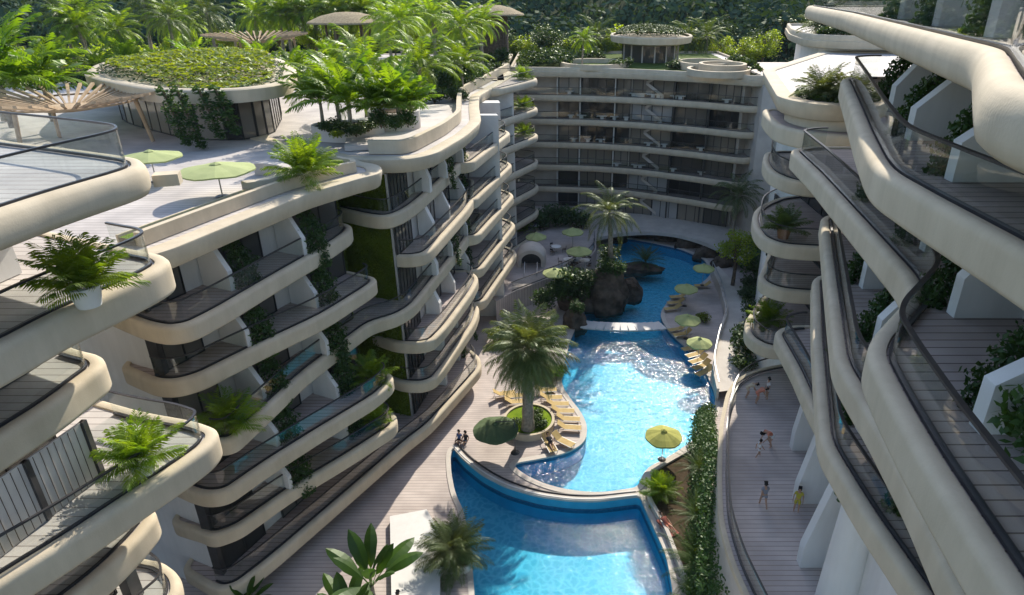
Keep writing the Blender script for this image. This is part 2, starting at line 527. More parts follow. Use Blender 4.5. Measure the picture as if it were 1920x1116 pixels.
def railing(parent, pts, z, h=1.08, inset=0.10, posts=True, bulk=1.0):
    g = MB(); bar(g, pts, -inset - 0.012, -inset + 0.012, z + 0.07, z + h - 0.02)
    g.build('glass_panel', M['glass'], parent)
    r = MB()
    bar(r, pts, -inset - 0.05 * bulk, -inset + 0.05 * bulk, z + 0.0, z + 0.08)
    bar(r, pts, -inset - 0.045 * bulk, -inset + 0.045 * bulk, z + h - 0.03, z + h + 0.03)
    return r.build('handrail', M['metal'], parent)


def slab(rt, z, loop, nfront, prof=BULL, r=1.0, rail=True, deck='deck', name='balcony', mat='beige', under=True, r0=0, bulk=1.0):
    """one floor plate: rounded edge band, underside, deck and glass rail (loop points r0..nfront-1 carry the rail)"""
    pts, src = fillet(loop, r)
    area = sum(pts[i - 1][0] * pts[i][1] - pts[i][0] * pts[i - 1][1] for i in range(len(pts)))
    if area < 0: raise Exception('loop runs the wrong way: %s z=%s' % (rt.name, z))
    mb = MB()
    sweep(mb, pts, prof, True, z=z)
    if under: mb.poly(pts, z + prof[-1][1], 0, False)
    o = mb.build(name, M[mat], rt)
    weld_smooth(o, 50)
    dk = MB(); dk.poly(pts, z - 0.03)
    dk.build('deck', M[deck], o)
    if rail:
        rp = [p for p, k in zip(pts, src) if r0 <= k < nfront]
        railing(o, rp, z, bulk=bulk)
    return o


def window(rt, p, q, z0, z1, n, pane='pane', th=0.05, name='window'):
    """a glazed bay from p to q (outside on the right), with n leaves"""
    mb = MB(); mb.seg(p, q, z0 + 0.03, z1 - 0.03, th)
    o = mb.build(name, M[pane], rt)
    f = MB()
    dx, dy = (q[0] - p[0]), (q[1] - p[1]); L = math.hypot(dx, dy); a = math.atan2(dy, dx)
    for k in range(n + 1):
        t = k / n
        t = min(max(t, 0.05 / L), 1 - 0.05 / L)
        f.box((p[0] + dx * t, p[1] + dy * t, (z0 + z1) / 2), (0.09, th + 0.07, z1 - z0 - 0.02), a)
    f.box((p[0] + dx / 2, p[1] + dy / 2, z0 + 0.05), (L - 0.1, th + 0.05, 0.08), a)
    f.box((p[0] + dx / 2, p[1] + dy / 2, z1 - 0.05), (L - 0.1, th + 0.05, 0.08), a)
    f.build('frame', M['frame'], o)
    return o


def lerp(a, b, t): return a + (b - a) * t
def lerp2(a, b, t): return (lerp(a[0], b[0], t), lerp(a[1], b[1], t))


def along(poly, s):
    """point at arclength s along a polyline"""
    for a, b in zip(poly, poly[1:]):
        L = math.hypot(b[0] - a[0], b[1] - a[1])
        if s <= L: return lerp2(a, b, s / L)
        s -= L
    a, b = poly[-2], poly[-1]; L = math.hypot(b[0] - a[0], b[1] - a[1])
    return lerp2(a, b, 1 + s / L)
# ------------------------------------------------------------------ buildings
def fin(rt, wp, od, depth, z0, z1, th=0.28, cut=0.45, mat='white', name='party_wall', knee=0.4):
    prof = [(0, z0), (depth, z0), (depth * 1.0, z0 + knee * (z1 - z0)), (depth * cut, z1), (0, z1)]
    sx, sy = -od[1] * th / 2, od[0] * th / 2
    a = [(wp[0] + od[0] * u + sx, wp[1] + od[1] * u + sy, z) for u, z in prof]
    b = [(wp[0] + od[0] * u - sx, wp[1] + od[1] * u - sy, z) for u, z in prof]
    mb = MB(); mb.face(a); mb.face(b[::-1])
    for i in range(len(a)):
        k = (i + 1) % len(a); mb.face([a[i], b[i], b[k], a[k]])
    return mb.build(name, M[mat], rt)


M['lawn_dull'] = noisy('dull_lawn', (0.05, 0.085, 0.015), (0.10, 0.14, 0.03), 1.0, 0.95, 0.6, 30, 0.1)
BG = 'curved apartment buildings round the pool'
FINS = {}    # places where vines hang, filled by the facades
# ---- left wing (two facades joined by a green wall)
BC = root('apartment_building', (-20, 45, 0), 'long left wing of curved balconies with a mossy green wall in its middle', 'building', BG)
core = MB()
WB = [(-19.4, 28.0), (-14.0, 40.6)]
WC = [(-11.3, 43.6), (-10.7, 47), (-9.9, 52), (-9.4, 57), (-10.3, 64), (-11, 72), (-9.8, 80), (-8, 96)]
core.prism([(-19.5, 28.05), (-14.1, 40.7), (-15.95, 45.3), (-40, 60), (-40, 36.5)], -0.3, 21.85)
core.build('wall', M['white'], BC)
core = MB()
core.prism([(-11.42, 43.65)] + offs(WC, -0.1)[1:] + [(-40, 96), (-40, 60.3), (-15.9, 45.4)], -0.3, 21.84)
core.build('wall', M['white'], BC)
gw = MB()
gw.seg((-16.0, 45.15), (-11.5, 43.58), 0.0, 21.7, 0.12)
gw.seg((-14.0, 40.72), (-15.75, 45.1), 0.0, 21.7, 0.12)
rgw = random.Random(3)
for (p_, q_, n_, sd) in (((-16.0, 45.15), (-11.5, 43.58), 9000, (-.33, -.94)), ((-14.0, 40.72), (-15.75, 45.1), 5000, (.93, .37))):
    for _ in range(n_):
        c = lerp2(p_, q_, rgw.random()); zz = rgw.uniform(0.1, 21.6); o_ = rgw.uniform(.06, .16) + .06 * math.sin(c[0] * 5 + zz * 3)
        t = Vector((rgw.uniform(-1, 1), rgw.uniform(-1, 1), rgw.uniform(-1, .3))).normalized() * .10; nn_ = Vector((sd[0], sd[1], rgw.uniform(-.1, .7))).normalized(); u_ = nn_.cross(t) * .6
        cc_ = Vector((c[0] + sd[0] * o_, c[1] + sd[1] * o_, zz)); gw.face([tuple(cc_ - t), tuple(cc_ + u_), tuple(cc_ + t), tuple(cc_ - u_)], 1)
gw.build('green_wall', [M['moss'], M['mossleaf']], BC)

tailB = [(-15.6, 41.4, 0.3), (-21.5, 30.5, 0.3), (-21.5, 28.6, 0.3)]
fB = {
 19.2: [(262, 596), (290, 605), (320, 610), (350, 605), (400, 580), (520, 510), (600, 465), (645, 435), (650, 425)],
 15.8: [(298, 710), (330, 711), (370, 700), (460, 655), (600, 590), (680, 540), (700, 525)],
 9.0: [(363, 913), (390, 920), (420, 917), (500, 862), (600, 800), (700, 740), (727, 715), (725, 705)],
 5.6: [(385, 990), (400, 998), (440, 985), (540, 915), (650, 850), (728, 800), (735, 790), (732, 780)],
}
for z, px in fB.items():
    slab(BC, z, PX(px, z) + tailB, len(px), r=1.2, prof=BULL_B)
tailC = [(-12.5, 62, 0.2), (-17.5, 47, 0.2)]
fC = {
 19.2: [(620, 385), (690, 401), (722, 405), (745, 397), (765, 385), (790, 365), (850, 312), (878, 288)],
 15.8: [(728, 476), (765, 478), (790, 475), (805, 463), (870, 392), (881, 375), (882, 335)],
 9.0: [(748, 640), (785, 641), (805, 637), (830, 612), (880, 545), (892, 520)],
 5.6: [(758, 714), (790, 715), (808, 709), (825, 690), (885, 603), (893, 575)],
}
for z, px in fC.items():
    slab(BC, z, PX(px, z) + tailC, len(px), r=1.2, prof=BULL_B)
px3 = [(407, 822), (430, 820), (480, 775), (560, 700), (640, 640), (690, 603), (740, 590), (770, 571), (790, 545), (860, 460), (890, 417), (905, 398)]
slab(BC, 12.4, PX(px3, 12.4) + [(-12.5, 62, 0.2), (-17.5, 47, 0.2), (-16.2, 43, 0.2), (-21.5, 30.5, 0.3), (-21.5, 28.6, 0.3)], len(px3), r=1.4, prof=BULL_B)
px6 = [(425, 1105), (500, 1048), (600, 963), (700, 877), (760, 825), (800, 795), (832, 760), (882, 705), (895, 690), (893, 672)]
slab(BC, 2.2, PX(px6, 2.2) + [(-12.5, 60, 0.2), (-17.5, 47, 0.2), (-16.2, 43, 0.2), (-21.5, 30.5, 0.3), (-21.5, 28.3, 0.3)], len(px6), r=1.0, prof=BULL_B)
for z in (19.2, 15.8, 12.4, 9.0, 5.6):       # second and third balcony stack further back
    k = (19.2 - z) * 0.03
    slab(BC, z, [(-9.3, 57.2, 0.2), (-7.6 + k, 57.4, 1.0), (-5.0 + k, 70.6, 1.0), (-6.0, 72.6), (-12, 73, 0.2), (-12, 58, 0.2)], 4, prof=BULL_B, rail=True)
for z in (22.8, 19.2, 15.8, 12.4, 9.0, 5.6, 2.6):
    slab(BC, z, [(-9.5, 77.4, 0.2), (-6.6, 77.6, 0.8), (-2.7, 85.6, 0.8), (-2.5, 87.4, 0.8), (-4.0, 88.6, 0.8), (-11, 88.6, 0.2), (-11.5, 78, 0.2)], 6, prof=BULL_S, rail=True)
# roofs
rB = [(203, 480), (225, 480), (285, 466), (400, 420), (560, 358), (660, 330), (688, 324), (684, 314), (655, 310)]
LB = PX(rB, 22.8)
roofB = LB + [(-15.0, 44.2, 0.3), (-23, 50, .3), (-41.2, 78.6, .3), (-41.2, 121.5, .3), (-62, 121.5, .3), (-62, 42, .3), (-26.5, 29.5, 0.5)]
slab(BC, 22.8, roofB, len(rB), prof=COPE, r=1.0, rail=False, deck='decklight', name='roof_terrace')
rC = [(610, 290), (687, 295), (760, 295), (795, 287), (820, 273), (852, 255), (881, 230), (879, 202), (881, 181), (921, 159), (965, 133)]
roofC = PX(rC, 22.8) + [(-7.0, 84, 1), (-8.2, 97, 0.5), (-8.2, 121, .3), (-39.2, 121, .3), (-39.2, 78.5, 0.3), (-21.5, 50.2, 0.2)]
slab(BC, 22.82, roofC, len(rC), prof=COPE, r=1.6, rail=False, deck='decklight', name='roof_terrace')
# inner parapets and the raised terrace on the roofs
pp = MB()
ib = offs(fillet(LB[2:] + [(-15.0, 44.0)], 1.0, False)[0], -0.55)
bar(pp, ib, -0.32, 0.0, 22.8, 23.45)
pp.build('parapet', M['beige'], BC)
pp = MB()
ic = offs(fillet(PX(rC, 22.8)[1:], 1.5, False)[0], -0.7)
bar(pp, ic, -0.4, 0.0, 22.85, 23.75)
pp.build('parapet', M['beige'], BC)
lawn = MB()
g0, g1 = offs(ib, -0.34), offs(ib, -2.1)
n_ = len(g0)
lawn.grid([[(p[0], p[1], 23.25) for p in g0[int(n_ * .62):]], [(p[0], p[1], 23.25) for p in offs(ib, -3.0)[int(n_ * .62):]]], False, 0, True)
lawn.grid([[(p[0], p[1], 23.1) for p in g0[:int(n_ * .35)]], [(p[0], p[1], 23.1) for p in offs(ib, -1.25)[:int(n_ * .35)]]], False, 0, True)
lawn.build('lawn_strip', M['grass'], BC)
cw = MB()      # curved seat wall on the roof
cc = P(462, 345, 22.8)
arc = [(cc[0] + 2.6 * math.cos(R(a)), cc[1] + 2.6 * math.sin(R(a))) for a in range(-70, 106, 8)]
bar(cw, arc, -0.55, 0.0, 22.78, 23.5)
cw.build('curved_bench', M['stone'], BC)
cw = MB()
bar(cw, [offs(ib, -1.3)[i] for i in range(0, int(n_ * .36))], -0.12, 0.0, 22.78, 23.2)
cw.build('lawn_kerb', M['beige'], BC)

def bays(rt, line, s0, s1, n, z0, z1, off, pane='pane'):
    p, q = along(line, s0), along(line, s1)
    dx, dy = q[0] - p[0], q[1] - p[1]; L = math.hypot(dx, dy)
    nx, ny = dy / L * off, -dx / L * off
    window(rt, (p[0] + nx, p[1] + ny), (q[0] + nx, q[1] + ny), z0, z1, n, pane)

FZ = [19.2, 15.8, 12.4, 9.0, 5.6]
odB = (0.919, -0.394)
for i, z in enumerate(FZ + [2.2]):
    z1 = z + (2.63 if z == 19.2 else 2.42)
    sh = 0.22 * i
    f1, f2 = 3.4 + sh, 8.6 + sh
    bays(BC, WB, 0.12, f1 - 1.25, 2, z, z1, 0.06)
    bays(BC, WB, f1 + 0.2, f2 - 1.35, 3, z, z1, 0.06)
    bays(BC, WB, f2 + 0.2, 13.65, 3, z, z1, 0.06)
    if z > 3:
        for j, s in enumerate((f1, f2)):
            wp = along(WB, s)
            fin(BC, wp, odB, 1.95, z - 0.02, z1 + 0.02)
            FINS[('B', i, j)] = (wp[0] + odB[0] * 1.75 + 0.394 * 0.95, wp[1] + odB[1] * 1.75 + 0.919 * 0.95, z, z1)
    jt = along(WB, 0.06)
bays(BC, WB, 0.3, 13.6, 9, 0.05, 1.2, 0.06)
ep = MB(); ep.seg((-19.75, 28.0), (-19.2, 27.9), 0, 21.8, 0.3); ep.build('corner_post', M['metal'], BC)
ep = MB(); ep.box((-11.35, 43.5, 11), (0.14, 0.14, 21.6)); ep.build('corner_post', M['steel'], BC)
for i, z in enumerate(FZ + [2.2]):
    z1 = z + (2.63 if z == 19.2 else 2.42)
    bays(BC, WC, 0.15, 3.1, 5, z, z1, 0.06)
    bays(BC, WC, 5.6, 8.2, 3, z, z1, 0.08)
    bays(BC, WC, 9.4, 13.2, 3, z, z1, 0.08)
    bays(BC, WC, 15.2, 20.2, 3, z, z1, 0.12)
    bays(BC, WC, 22.0, 27.8, 3, z, z1, 0.12)
    bays(BC, WC, 38.0, 45.0, 3, z, z1, 0.12)
    for j, s in enumerate((4.9, 9.0, 14.2)):
        wp = along(WC, s)
        fin(BC, wp, (0.985, -0.17), 1.5 if j == 2 else 1.2, z - 0.02, z1 + 0.02, th=0.3 if j else 0.5)
        FINS[('C', i, j)] = (wp[0] + 1.35, wp[1] - 0.2 + 0.55, z, z1)
tall = MB()
for (x0, y0, x1, y1) in ((-10.2, 65.6, -5.8, 66.4), (-10.8, 73.4, -6.2, 75.0), (-9.6, 81, -5.2, 82)):
    tall.prism([(x0, y0), (x1 + .3, y0 - 0.1), (x1, y1), (x0, y1)], -0.2, 21.9)
tall.build('tall_pier', M['white'], BC)

# ---- near left block
A = root('apartment_building', (-22, 15, 0), 'nearest block in the lower left corner, wide sunlit terraces with palms in pots', 'building', BG)
tA = {
 28.4: ([(60, 372), (150, 345), (210, 328), (247, 315), (243, 303), (195, 295), (100, 282), (0, 270)], (-14.0, 6.5), [(-30, 28.5, .2), (-34, 28.5, .2), (-34, 6.5, .2)]),
 25.0: ([(0, 638), (90, 590), (200, 543), (270, 510), (293, 495), (282, 486), (240, 478)], (-15.6, 7.5), [(-20, 23.0, .2), (-24, 26.0, .2), (-32, 26, .2), (-32, 7.5, .2)]),
 21.6: ([(0, 805), (80, 755), (140, 710), (170, 688), (165, 676), (130, 668)], (-17.4, 8.5), [(-20, 21.3, .2), (-32, 26, .2), (-32, 8.5, .2)]),
 18.2: ([(0, 1078), (120, 1005), (240, 925), (330, 868), (375, 835), (388, 815), (350, 801), (250, 783)], (-18.4, 7.0), [(-20, 22.3, .2), (-32, 26, .2), (-32, 7.0, .2)]),
 14.8: ([(120, 1116), (190, 1060), (245, 1005), (270, 975), (265, 963), (230, 955)], (-19, 9.0), [(-20, 20.6, .2), (-32, 26, .2), (-32, 9.0, .2)]),
 11.4: ([(320, 1116), (318, 1085), (290, 1064), (268, 1060)], (-17.5, 13), [(-20, 20.6, .2), (-32, 26, .2), (-32, 13, .2)]),
}
for z, (px, pre, tail) in tA.items():
    slab(A, z, [pre] + PX(px, z) + tail, len(px) + 1, r=0.9, deck='decklight', prof=BULL_S if z > 28 or z < 12 else BULL, bulk=0.9 if z < 28 else 0.7)
ca = MB()
ca.prism([(-17.4, 18.7), (-18.6, 8.8), (-31, 8.8), (-31, 25.0), (-21.5, 20.4)], 0, 25.02 - 1.1)
ca.build('wall', M['white'], A)
for z, n in ((21.6, 4), (18.2, 4), (14.8, 4), (11.4, 4)):
    ln = [(-17.3, 18.75), (-18.5, 8.8)]
    window(A, (-18.45, 9.2), (-17.32, 18.6), z, z + 2.2, 5, 'curtain_pane' if False else 'pane')
sc = MB()   # boarded screen wall on the third terrace
sc.seg((-16.9, 9.5), (-15.25, 17.5), 18.2, 20.4, 0.08)
so_ = sc.build('screen_wall', M['stone'], A)
for t in (0.0, 0.25, 0.5, 0.75, 1.0):
    sp_ = MB(); p = lerp2((-16.9, 9.5), (-15.25, 17.5), t); sp_.box((p[0] + 0.02, p[1], 19.3), (0.16, 0.2, 2.2))
    sp_.build('post', M['metal'], so_)
ba = MB()
for k in range(34):
    p = lerp2((-16.9, 9.5), (-15.25, 17.5), (k + .5) / 34); ba.box((p[0] + 0.045, p[1], 19.3), (0.02, 0.014, 2.15))
ba.build('board_joint', M['bark'], so_)
cp = MB(); cp.prism([(-19.2, 16.2), (-16.9, 16.8), (-16.6, 18.9), (-19.0, 18.6)], 25.0, 27.2); cp.build('end_wall', M['white'], A)
cp = MB(); cp.prism([(-19.8, 16.2), (-17.9, 16.6), (-17.4, 18.9), (-19.5, 18.6)], 21.6, 23.8); cp.build('end_wall', M['white'], A)
for z in (11.4, 14.8):
    cp = MB(); cp.box((-16.4, 18.3, z + 1.1), (0.35, 0.6, 2.2)); cp.build('pier', M['metal'], A)
ob = MB(); ob.box((-11.75, 19.6, 27.8), (0.7, 0.5, 0.35), R(18)); ob.build('scupper', M['beige'], A)

# ---- block across the far end of the pool
D = root('apartment_building', (12, 105, 0), 'shaded seven storey block across the far end of the pool', 'building', BG)
DL = [(-6, 98.6), (0, 98.2), (6, 97.4), (12, 95.6), (20, 91.8), (25.6, 88.2), (27.0, 88.4), (27.8, 90)]
for k, z in enumerate((19.2, 15.8, 12.4, 9.0, 5.6)):
    tl = [(27.8, 118, .2), (-6, 118, .2)]
    L_ = [(x - (0.25 * k if x > 19 else 0), y + 0.1 * k) for x, y in DL]
    slab(D, z, L_ + tl, len(DL), prof=BULL_S, r=1.2, r0=0)
slab(D, 2.2, [(-6, 98.8), (0, 98.4), (6, 97.8), (10, 97.2), (10.4, 98.5)] + [(9, 110, .2), (-6, 110, .2)], 5, prof=BULL_S, r=0.6)
slab(D, 22.8, [(x * 1.0, y - 0.5) for x, y in DL[:-2]] + [(27.6, 87.6), (28.6, 90), (28.6, 124, .2), (-6, 124, .2)], 8, prof=COPE_D, r=1.2, rail=False, deck='decklight', name='roof_terrace')
WD = [(-6, 100.6), (0, 100.2), (6, 99.4), (12, 97.6), (20, 93.8), (25.2, 90.6)]
dc = MB(); dc.prism(offs(WD, -0.12) + [(26.5, 92), (26.5, 117), (-6, 117)], 0, 21.8); dc.build('wall', M['stone'], D)
LW = sum(math.hypot(b[0] - a[0], b[1] - a[1]) for a, b in zip(WD, WD[1:]))
for z in (19.2, 15.8, 12.4, 9.0, 5.6, 2.2, 0.0):
    z1 = z + (2.55 if z == 19.2 else 2.5 if z > 0.1 else 1.3)
    s = 6.6
    for k, (wd, nn) in enumerate(((3.3, 2), (5.2, 4), (2.4, 2), (6.3, 4), (5.0, 3), (6.3, 4))):
        if s + wd > LW - 0.1: wd = LW - 0.1 - s
        if z < 5 and s > 17: break
        bays(D, WD, s, s + wd - 0.25, nn, z, z1, 0.08, 'paneD')
        s += wd
for s in (6.45, 9.8, 14.9, 23.6, 28.6):
    p = along(WD, s); pf = MB(); pf.box((p[0], p[1] - 0.5, 10.9), (0.16, 1.3, 21.6), -0.3 if s > 15 else -0.1); pf.build('party_wall', M['white' if s < 16 else 'metal'], D)
# zigzag stair behind the glass line of the middle bay
st = MB()
q0, q1 = along(WD, 17.6), along(WD, 22.4)
for k, z in enumerate((19.2, 15.8, 12.4, 9.0, 5.6, 2.2)):
    a_, b_ = (q0, q1)
    o1, o2 = 0.55, 0.85
    n1 = 8
    for (za, zb, ta, tb) in ((z, z + 1.7, 0.9, 0.35), (z + 1.7, z + 3.3, 0.35, 0.9)):
        pa, pb = lerp2(a_, b_, ta), lerp2(a_, b_, tb)
        st.face([(pa[0], pa[1] - 1.0, za), (pb[0], pb[1] - 1.0, zb), (pb[0], pb[1] - 1.0, zb + 0.45), (pa[0], pa[1] - 1.0, za + 0.45)])
        st.face([(pa[0], pa[1] - 1.0, za + .45), (pb[0], pb[1] - 1.0, zb + .45), (pb[0], pb[1] - 0.2, zb + 0.45), (pa[0], pa[1] - 0.2, za + 0.45)])
st.build('staircase', M['stone'], D)
# tall glazed lobby at the right foot of the block
LB_ = [along(WD, s) for s in (17.4, 21.5, 25.5, 29.5, LW - 0.3)]
for a_, b_ in zip(LB_, LB_[1:]):
    window(D, (a_[0] - .25, a_[1] - .7), (b_[0] - .25, b_[1] - .7), 0.4, 4.65, 3, 'lobby' if False else 'paneD')
# furniture-like pale blinds behind the panes
for k in range(26):
    s = 7.0 + rng.random() * (LW - 9); z = rng.choice((19.2, 15.8, 12.4, 9.0)); p = along(WD, s)
    bl = MB(); bl.box((p[0], p[1] - 0.75, z + 0.45), (rng.uniform(0.8, 1.8), 0.5, 0.1), -0.2); bl.box((p[0], p[1] - 0.75, z + 0.2), (0.5, 0.3, 0.4), -0.2); bl.build('balcony_bench', M['white'], D)
lw_ = MB(); lw_.poly([(-5.4, 99.0), (6, 98.6), (14, 96.5), (20, 93.2), (26.5, 90), (27.2, 122), (-5.4, 122)], 22.86); lw_.build('roof_lawn', M['lawn_dull'], D)
# roof pavilion with a planted disc, sunk seating rings
pv = root('roof_pavilion', (15.1, 112, 22.8), 'small pavilion with an oval planted roof on top of the far block', 'pavilion')
def ell(cx, cy, rx, ry, n=40, a0=0, a1=360): return [(cx + rx * math.cos(R(a0 + (a1 - a0) * k / n)), cy + ry * math.sin(R(a0 + (a1 - a0) * k / n))) for k in range(n if a1 - a0 == 360 else n + 1)]
pc = P(1222, 100, 26.6)
pc = (15.1, 111.0)
rimD = [(0, 0.2), (0.3, 0.25), (0.45, 0.1), (0.3, -0.75), (-0.9, -1.0)]
rm = MB(); e_ = ell(pc[0], pc[1], 5.9, 8.5); sweep(rm, e_, rimD, True, z=26.4); rm.poly(e_, 26.3); rm.build('roof_rim', M['beige'], pv)
pw = MB(); pw.prism(ell(pc[0], pc[1] + 0.5, 4.4, 6), 22.8, 25.7); pw.build('glazed_wall', M['paneD'], pv)
pf = MB()
for k in range(7):
    a = R(180 + 18 + k * 24); pf.box((pc[0] + 4.45 * math.cos(a), pc[1] + .5 + 6.05 * math.sin(a), 24.25), (0.2, 0.2, 2.9))
pf.build('mullion', M['stone'], pv)
def ringwall(rt, c, rx, ry, z0, z1, th, a0=0, a1=360, name='ring_wall', mat='beige'):
    mb = MB(); bar(mb, ell(c[0], c[1], rx, ry, 40, a0, a1), -th, 0, z0, z1, a1 - a0 == 360); o = mb.build(name, M[mat], rt); return weld_smooth(o, 50)
sr = root('sunken_seating', (22, 98, 22.8), 'stacked pale seating rings on the right end of the far roof', 'seating')
c1 = P(1360, 140, 23.2)
for (dx, dy, rx, ry, z) in ((0, 0, 4.1, 4.4, 23.3), (-.4, 6.5, 3.9, 4.4, 23.6), (.6, 0.4, 3.1, 3.4, 23.9)):
    ringwall(sr, (c1[0] + dx, c1[1] + dy + 4), rx, ry, 22.75, z + 0.25, 0.45)
sr2 = root('sunken_seating', (4, 103, 22.8), 'low round seating ring on the left end of the far roof', 'seating')
c2 = P(1118, 130, 23.0)
ringwall(sr2, (c2[0], c2[1] + 5.5), 5.0, 5.0, 22.75, 23.5, 0.5)

# ---- right hand rounded terraces
E = root('apartment_building', (26, 46, 0), 'rounded stacked terraces behind the nearest right block, one with a terracotta pot', 'building', BG)
tE = {
 22.0: [(1444, 285), (1440, 305), (1455, 325), (1500, 342)],
 18.5: [(1428, 390), (1420, 410), (1425, 430), (1440, 447), (1470, 458), (1530, 462)],
 15.0: [(1440, 508), (1431, 522), (1445, 533), (1470, 541), (1515, 545)],
 11.5: [(1437, 562), (1406, 605), (1408, 625), (1420, 637), (1442, 648)],
}
for z, px in tE.items():
    w_ = PX(px, z)
    slab(E, z, [(w_[0][0] + 2.5, 49)] + w_ + [(24, w_[-1][1] - 0.4, .2), (24, 50, .2)], len(px) + 2, r=1.3, prof=BULL_B)
e0 = [P(x, y, 27.0) for x, y in ((1560, 98), (1452, 133), (1492, 186))]
slab(E, 27.0, [e0[0], e0[1], (14.6, 41.5), (15.6, 39.4, 1.0)] + [(36, 38.5, .2), (40, 72, .2)], 4, prof=COPE, r=1.2, rail=False, deck='decklight', name='roof_terrace')
e1 = [P(x, y, 25.5) for x, y in ((1440, 205), (1447, 218), (1470, 238), (1530, 250), (1600, 255))]
slab(E, 25.5, [(16.5, 45.6)] + e1 + [(24, 37.2, .2), (24, 46, .2)], 6, r=1.3, rail=False)
ew = MB(); ew.prism([(19.0, 42.0), (40, 42.0), (40, 70), (23.5, 70), (19.0, 55)], 0, 26.1); ew.build('wall', M['white'], E)
ew = MB(); ew.prism([(26.4, 86.5), (42, 70.05), (42, 116), (26.6, 116)], 0, 22.0); ew.build('wall', M['stone'], E)
for z in (22.0, 18.5, 15.0, 11.5, 8.0):
    window(E, (19.0, 41.9), (23.5, 41.9), z, z + 2.2, 3)
    window(E, (18.9, 54.8), (18.9, 42.2), z, z + 2.2, 5)
# planter rim on the terrace
pl = MB()
ple = fillet([(17.0, 44.8), (14.6, 43.5), (14.5, 40.8), (15.8, 38.8), (19.5, 38.2)], 1.2, False)[0]
bar(pl, ple, -0.3, 0.0, 25.5, 27.05); weld_smooth(pl.build('planter_wall', M['beige'], E))
ps = MB(); ps.poly(offs(ple, -0.3) + [(19.5, 44.8)], 26.75); ps.build('planter_soil', M['soil'], E)
# upper tier far right
G = root('apartment_building', (34, 80, 0), 'far right roof tier with a low curved wall and planting, above the rounded terraces', 'building', BG)
slab(G, 28.4, [(33, 100, 1), (29.0, 86, 2), (27.4, 76, 2), (30, 72.6, 1.5), (48, 71.5, .2), (60, 100, .2)], 5, prof=COPE_D, r=2, rail=False, deck='decklight', name='roof_terrace')
gw_ = MB(); gw_.prism([(34, 99), (30.2, 86), (29, 77), (31, 74.5), (47, 73), (58, 99)], 21.9, 27.4); gw_.build('wall', M['white'], G)
ringwall(G, (33, 80), 3.4, 3.6, 28.4, 29.3, 0.4)
slab(G, 31.0, [(43, 112, 1), (38.5, 101, 2), (40, 97, 2), (54, 95, .2), (66, 118, .2)], 4, prof=COPE_D, r=2, rail=False, deck='decklight', name='roof_terrace')
gw_ = MB(); gw_.prism([(44, 111), (40, 101), (41, 98.5), (53, 97), (62, 111)], 22, 30); gw_.build('wall', M['white'], G)

# ---- near right block
Fb = root('apartment_building', (18, 18, 0), 'nearest block on the right, long slanting beige balcony bands in shade', 'building', BG)
tF = {
 32.1: ([(15.0, 42.0), (12.0, 28.5), (8.7, 16.6), (7.2, 11.2), (5.6, 8.4), (4.6, 6.6), (4.6, 3.0)], 42.4),
 29.0: (PX([(1592, 150), (1610, 190), (1635, 250), (1660, 300), (1680, 325), (1760, 370), (1920, 455)], 29.0) + [(8.1, 3.0)], 34.2),
 25.5: (PX([(1495, 283), (1540, 325), (1600, 390), (1720, 520), (1737, 560), (1668, 640), (1660, 670), (1690, 730), (1760, 850), (1860, 1000), (1920, 1090)], 25.5) + [(6.4, 3.0)], 34.3),
 22.0: (PX([(1553, 410), (1562, 480), (1577, 590), (1590, 680), (1620, 730), (1660, 790), (1740, 930), (1830, 1116)], 22.0) + [(8.2, 4.0)], 33.9),
 18.5: (PX([(1537, 525), (1542, 640), (1553, 760), (1560, 830), (1590, 880), (1640, 960), (1750, 1116)], 18.5) + [(10.2, 7.0)], 33.9),
 15.0: (PX([(1463, 625), (1500, 690), (1530, 755), (1560, 810)], 15.0) + [(12.4, 18.0)], 34.2),
}
for z, (fr, yb) in tF.items():
    lo = [(fr[0][0] + 1.0, yb, 0.6)] + fr
    slab(Fb, z, lo + [(42, fr[-1][1], .2), (42, yb, .2)], len(lo), r=0.7, bulk=1.3, prof=BULL_T if z > 32 else BULL_B)
cf = MB(); WFl = [(16.4, 30.2), (13.9, 25), (12.3, 18), (11.7, 14), (11.5, 2)]
cf.prism(WFl + [(40, 2), (40, 30.2)], 7.5, 36.5); cf.build('wall', M['white'], Fb)
grooves = {}
for z, (fr, yb) in tF.items(): grooves[z] = fr
def gx(z, y):
    fr = grooves[z]
    for a, b in zip(fr, fr[1:]):
        lo_, hi_ = sorted((a[1], b[1]))
        if lo_ <= y <= hi_ and hi_ - lo_ > 1e-6: return lerp(a[0], b[0], (y - a[1]) / (b[1] - a[1]))
    return fr[-1][0]
def wx(y):
    for a, b in zip(WFl, WFl[1:]):
        if b[1] <= y <= a[1]: return lerp(a[0], b[0], (y - a[1]) / (b[1] - a[1]))
    return WFl[0][0]
for i, z in enumerate((32.1, 29.0, 25.5, 22.0, 18.5, 15.0)):
    ys = (24.5, 19.6, 15.0, 10.2)
    ztop = 36.3 if z > 32 else z + (2.0 if z == 29.0 else 2.36)
    for j, y in enumerate(ys):
        if z == 15.0 and y < 18: continue
        dep = wx(y) - gx(z, y) - 0.95
        if dep < 0.6: dep = 0.6
        fin(Fb, (wx(y), y), (-1, 0), dep, z - 0.02, ztop, th=0.35, cut=0.45, knee=0.45)
        FINS[('F', i, j)] = (wx(y) - dep * 0.72, y + 0.75, z, ztop)
    yy = [30.0] + list(ys) + [3.0]
    for a_, b_ in zip(yy, yy[1:]):
        ya, yb2 = a_ - 0.4, b_ + 0.4
        window(Fb, (wx(ya) - 0.06, ya), (wx(yb2) - 0.06, yb2), z, ztop, 3)
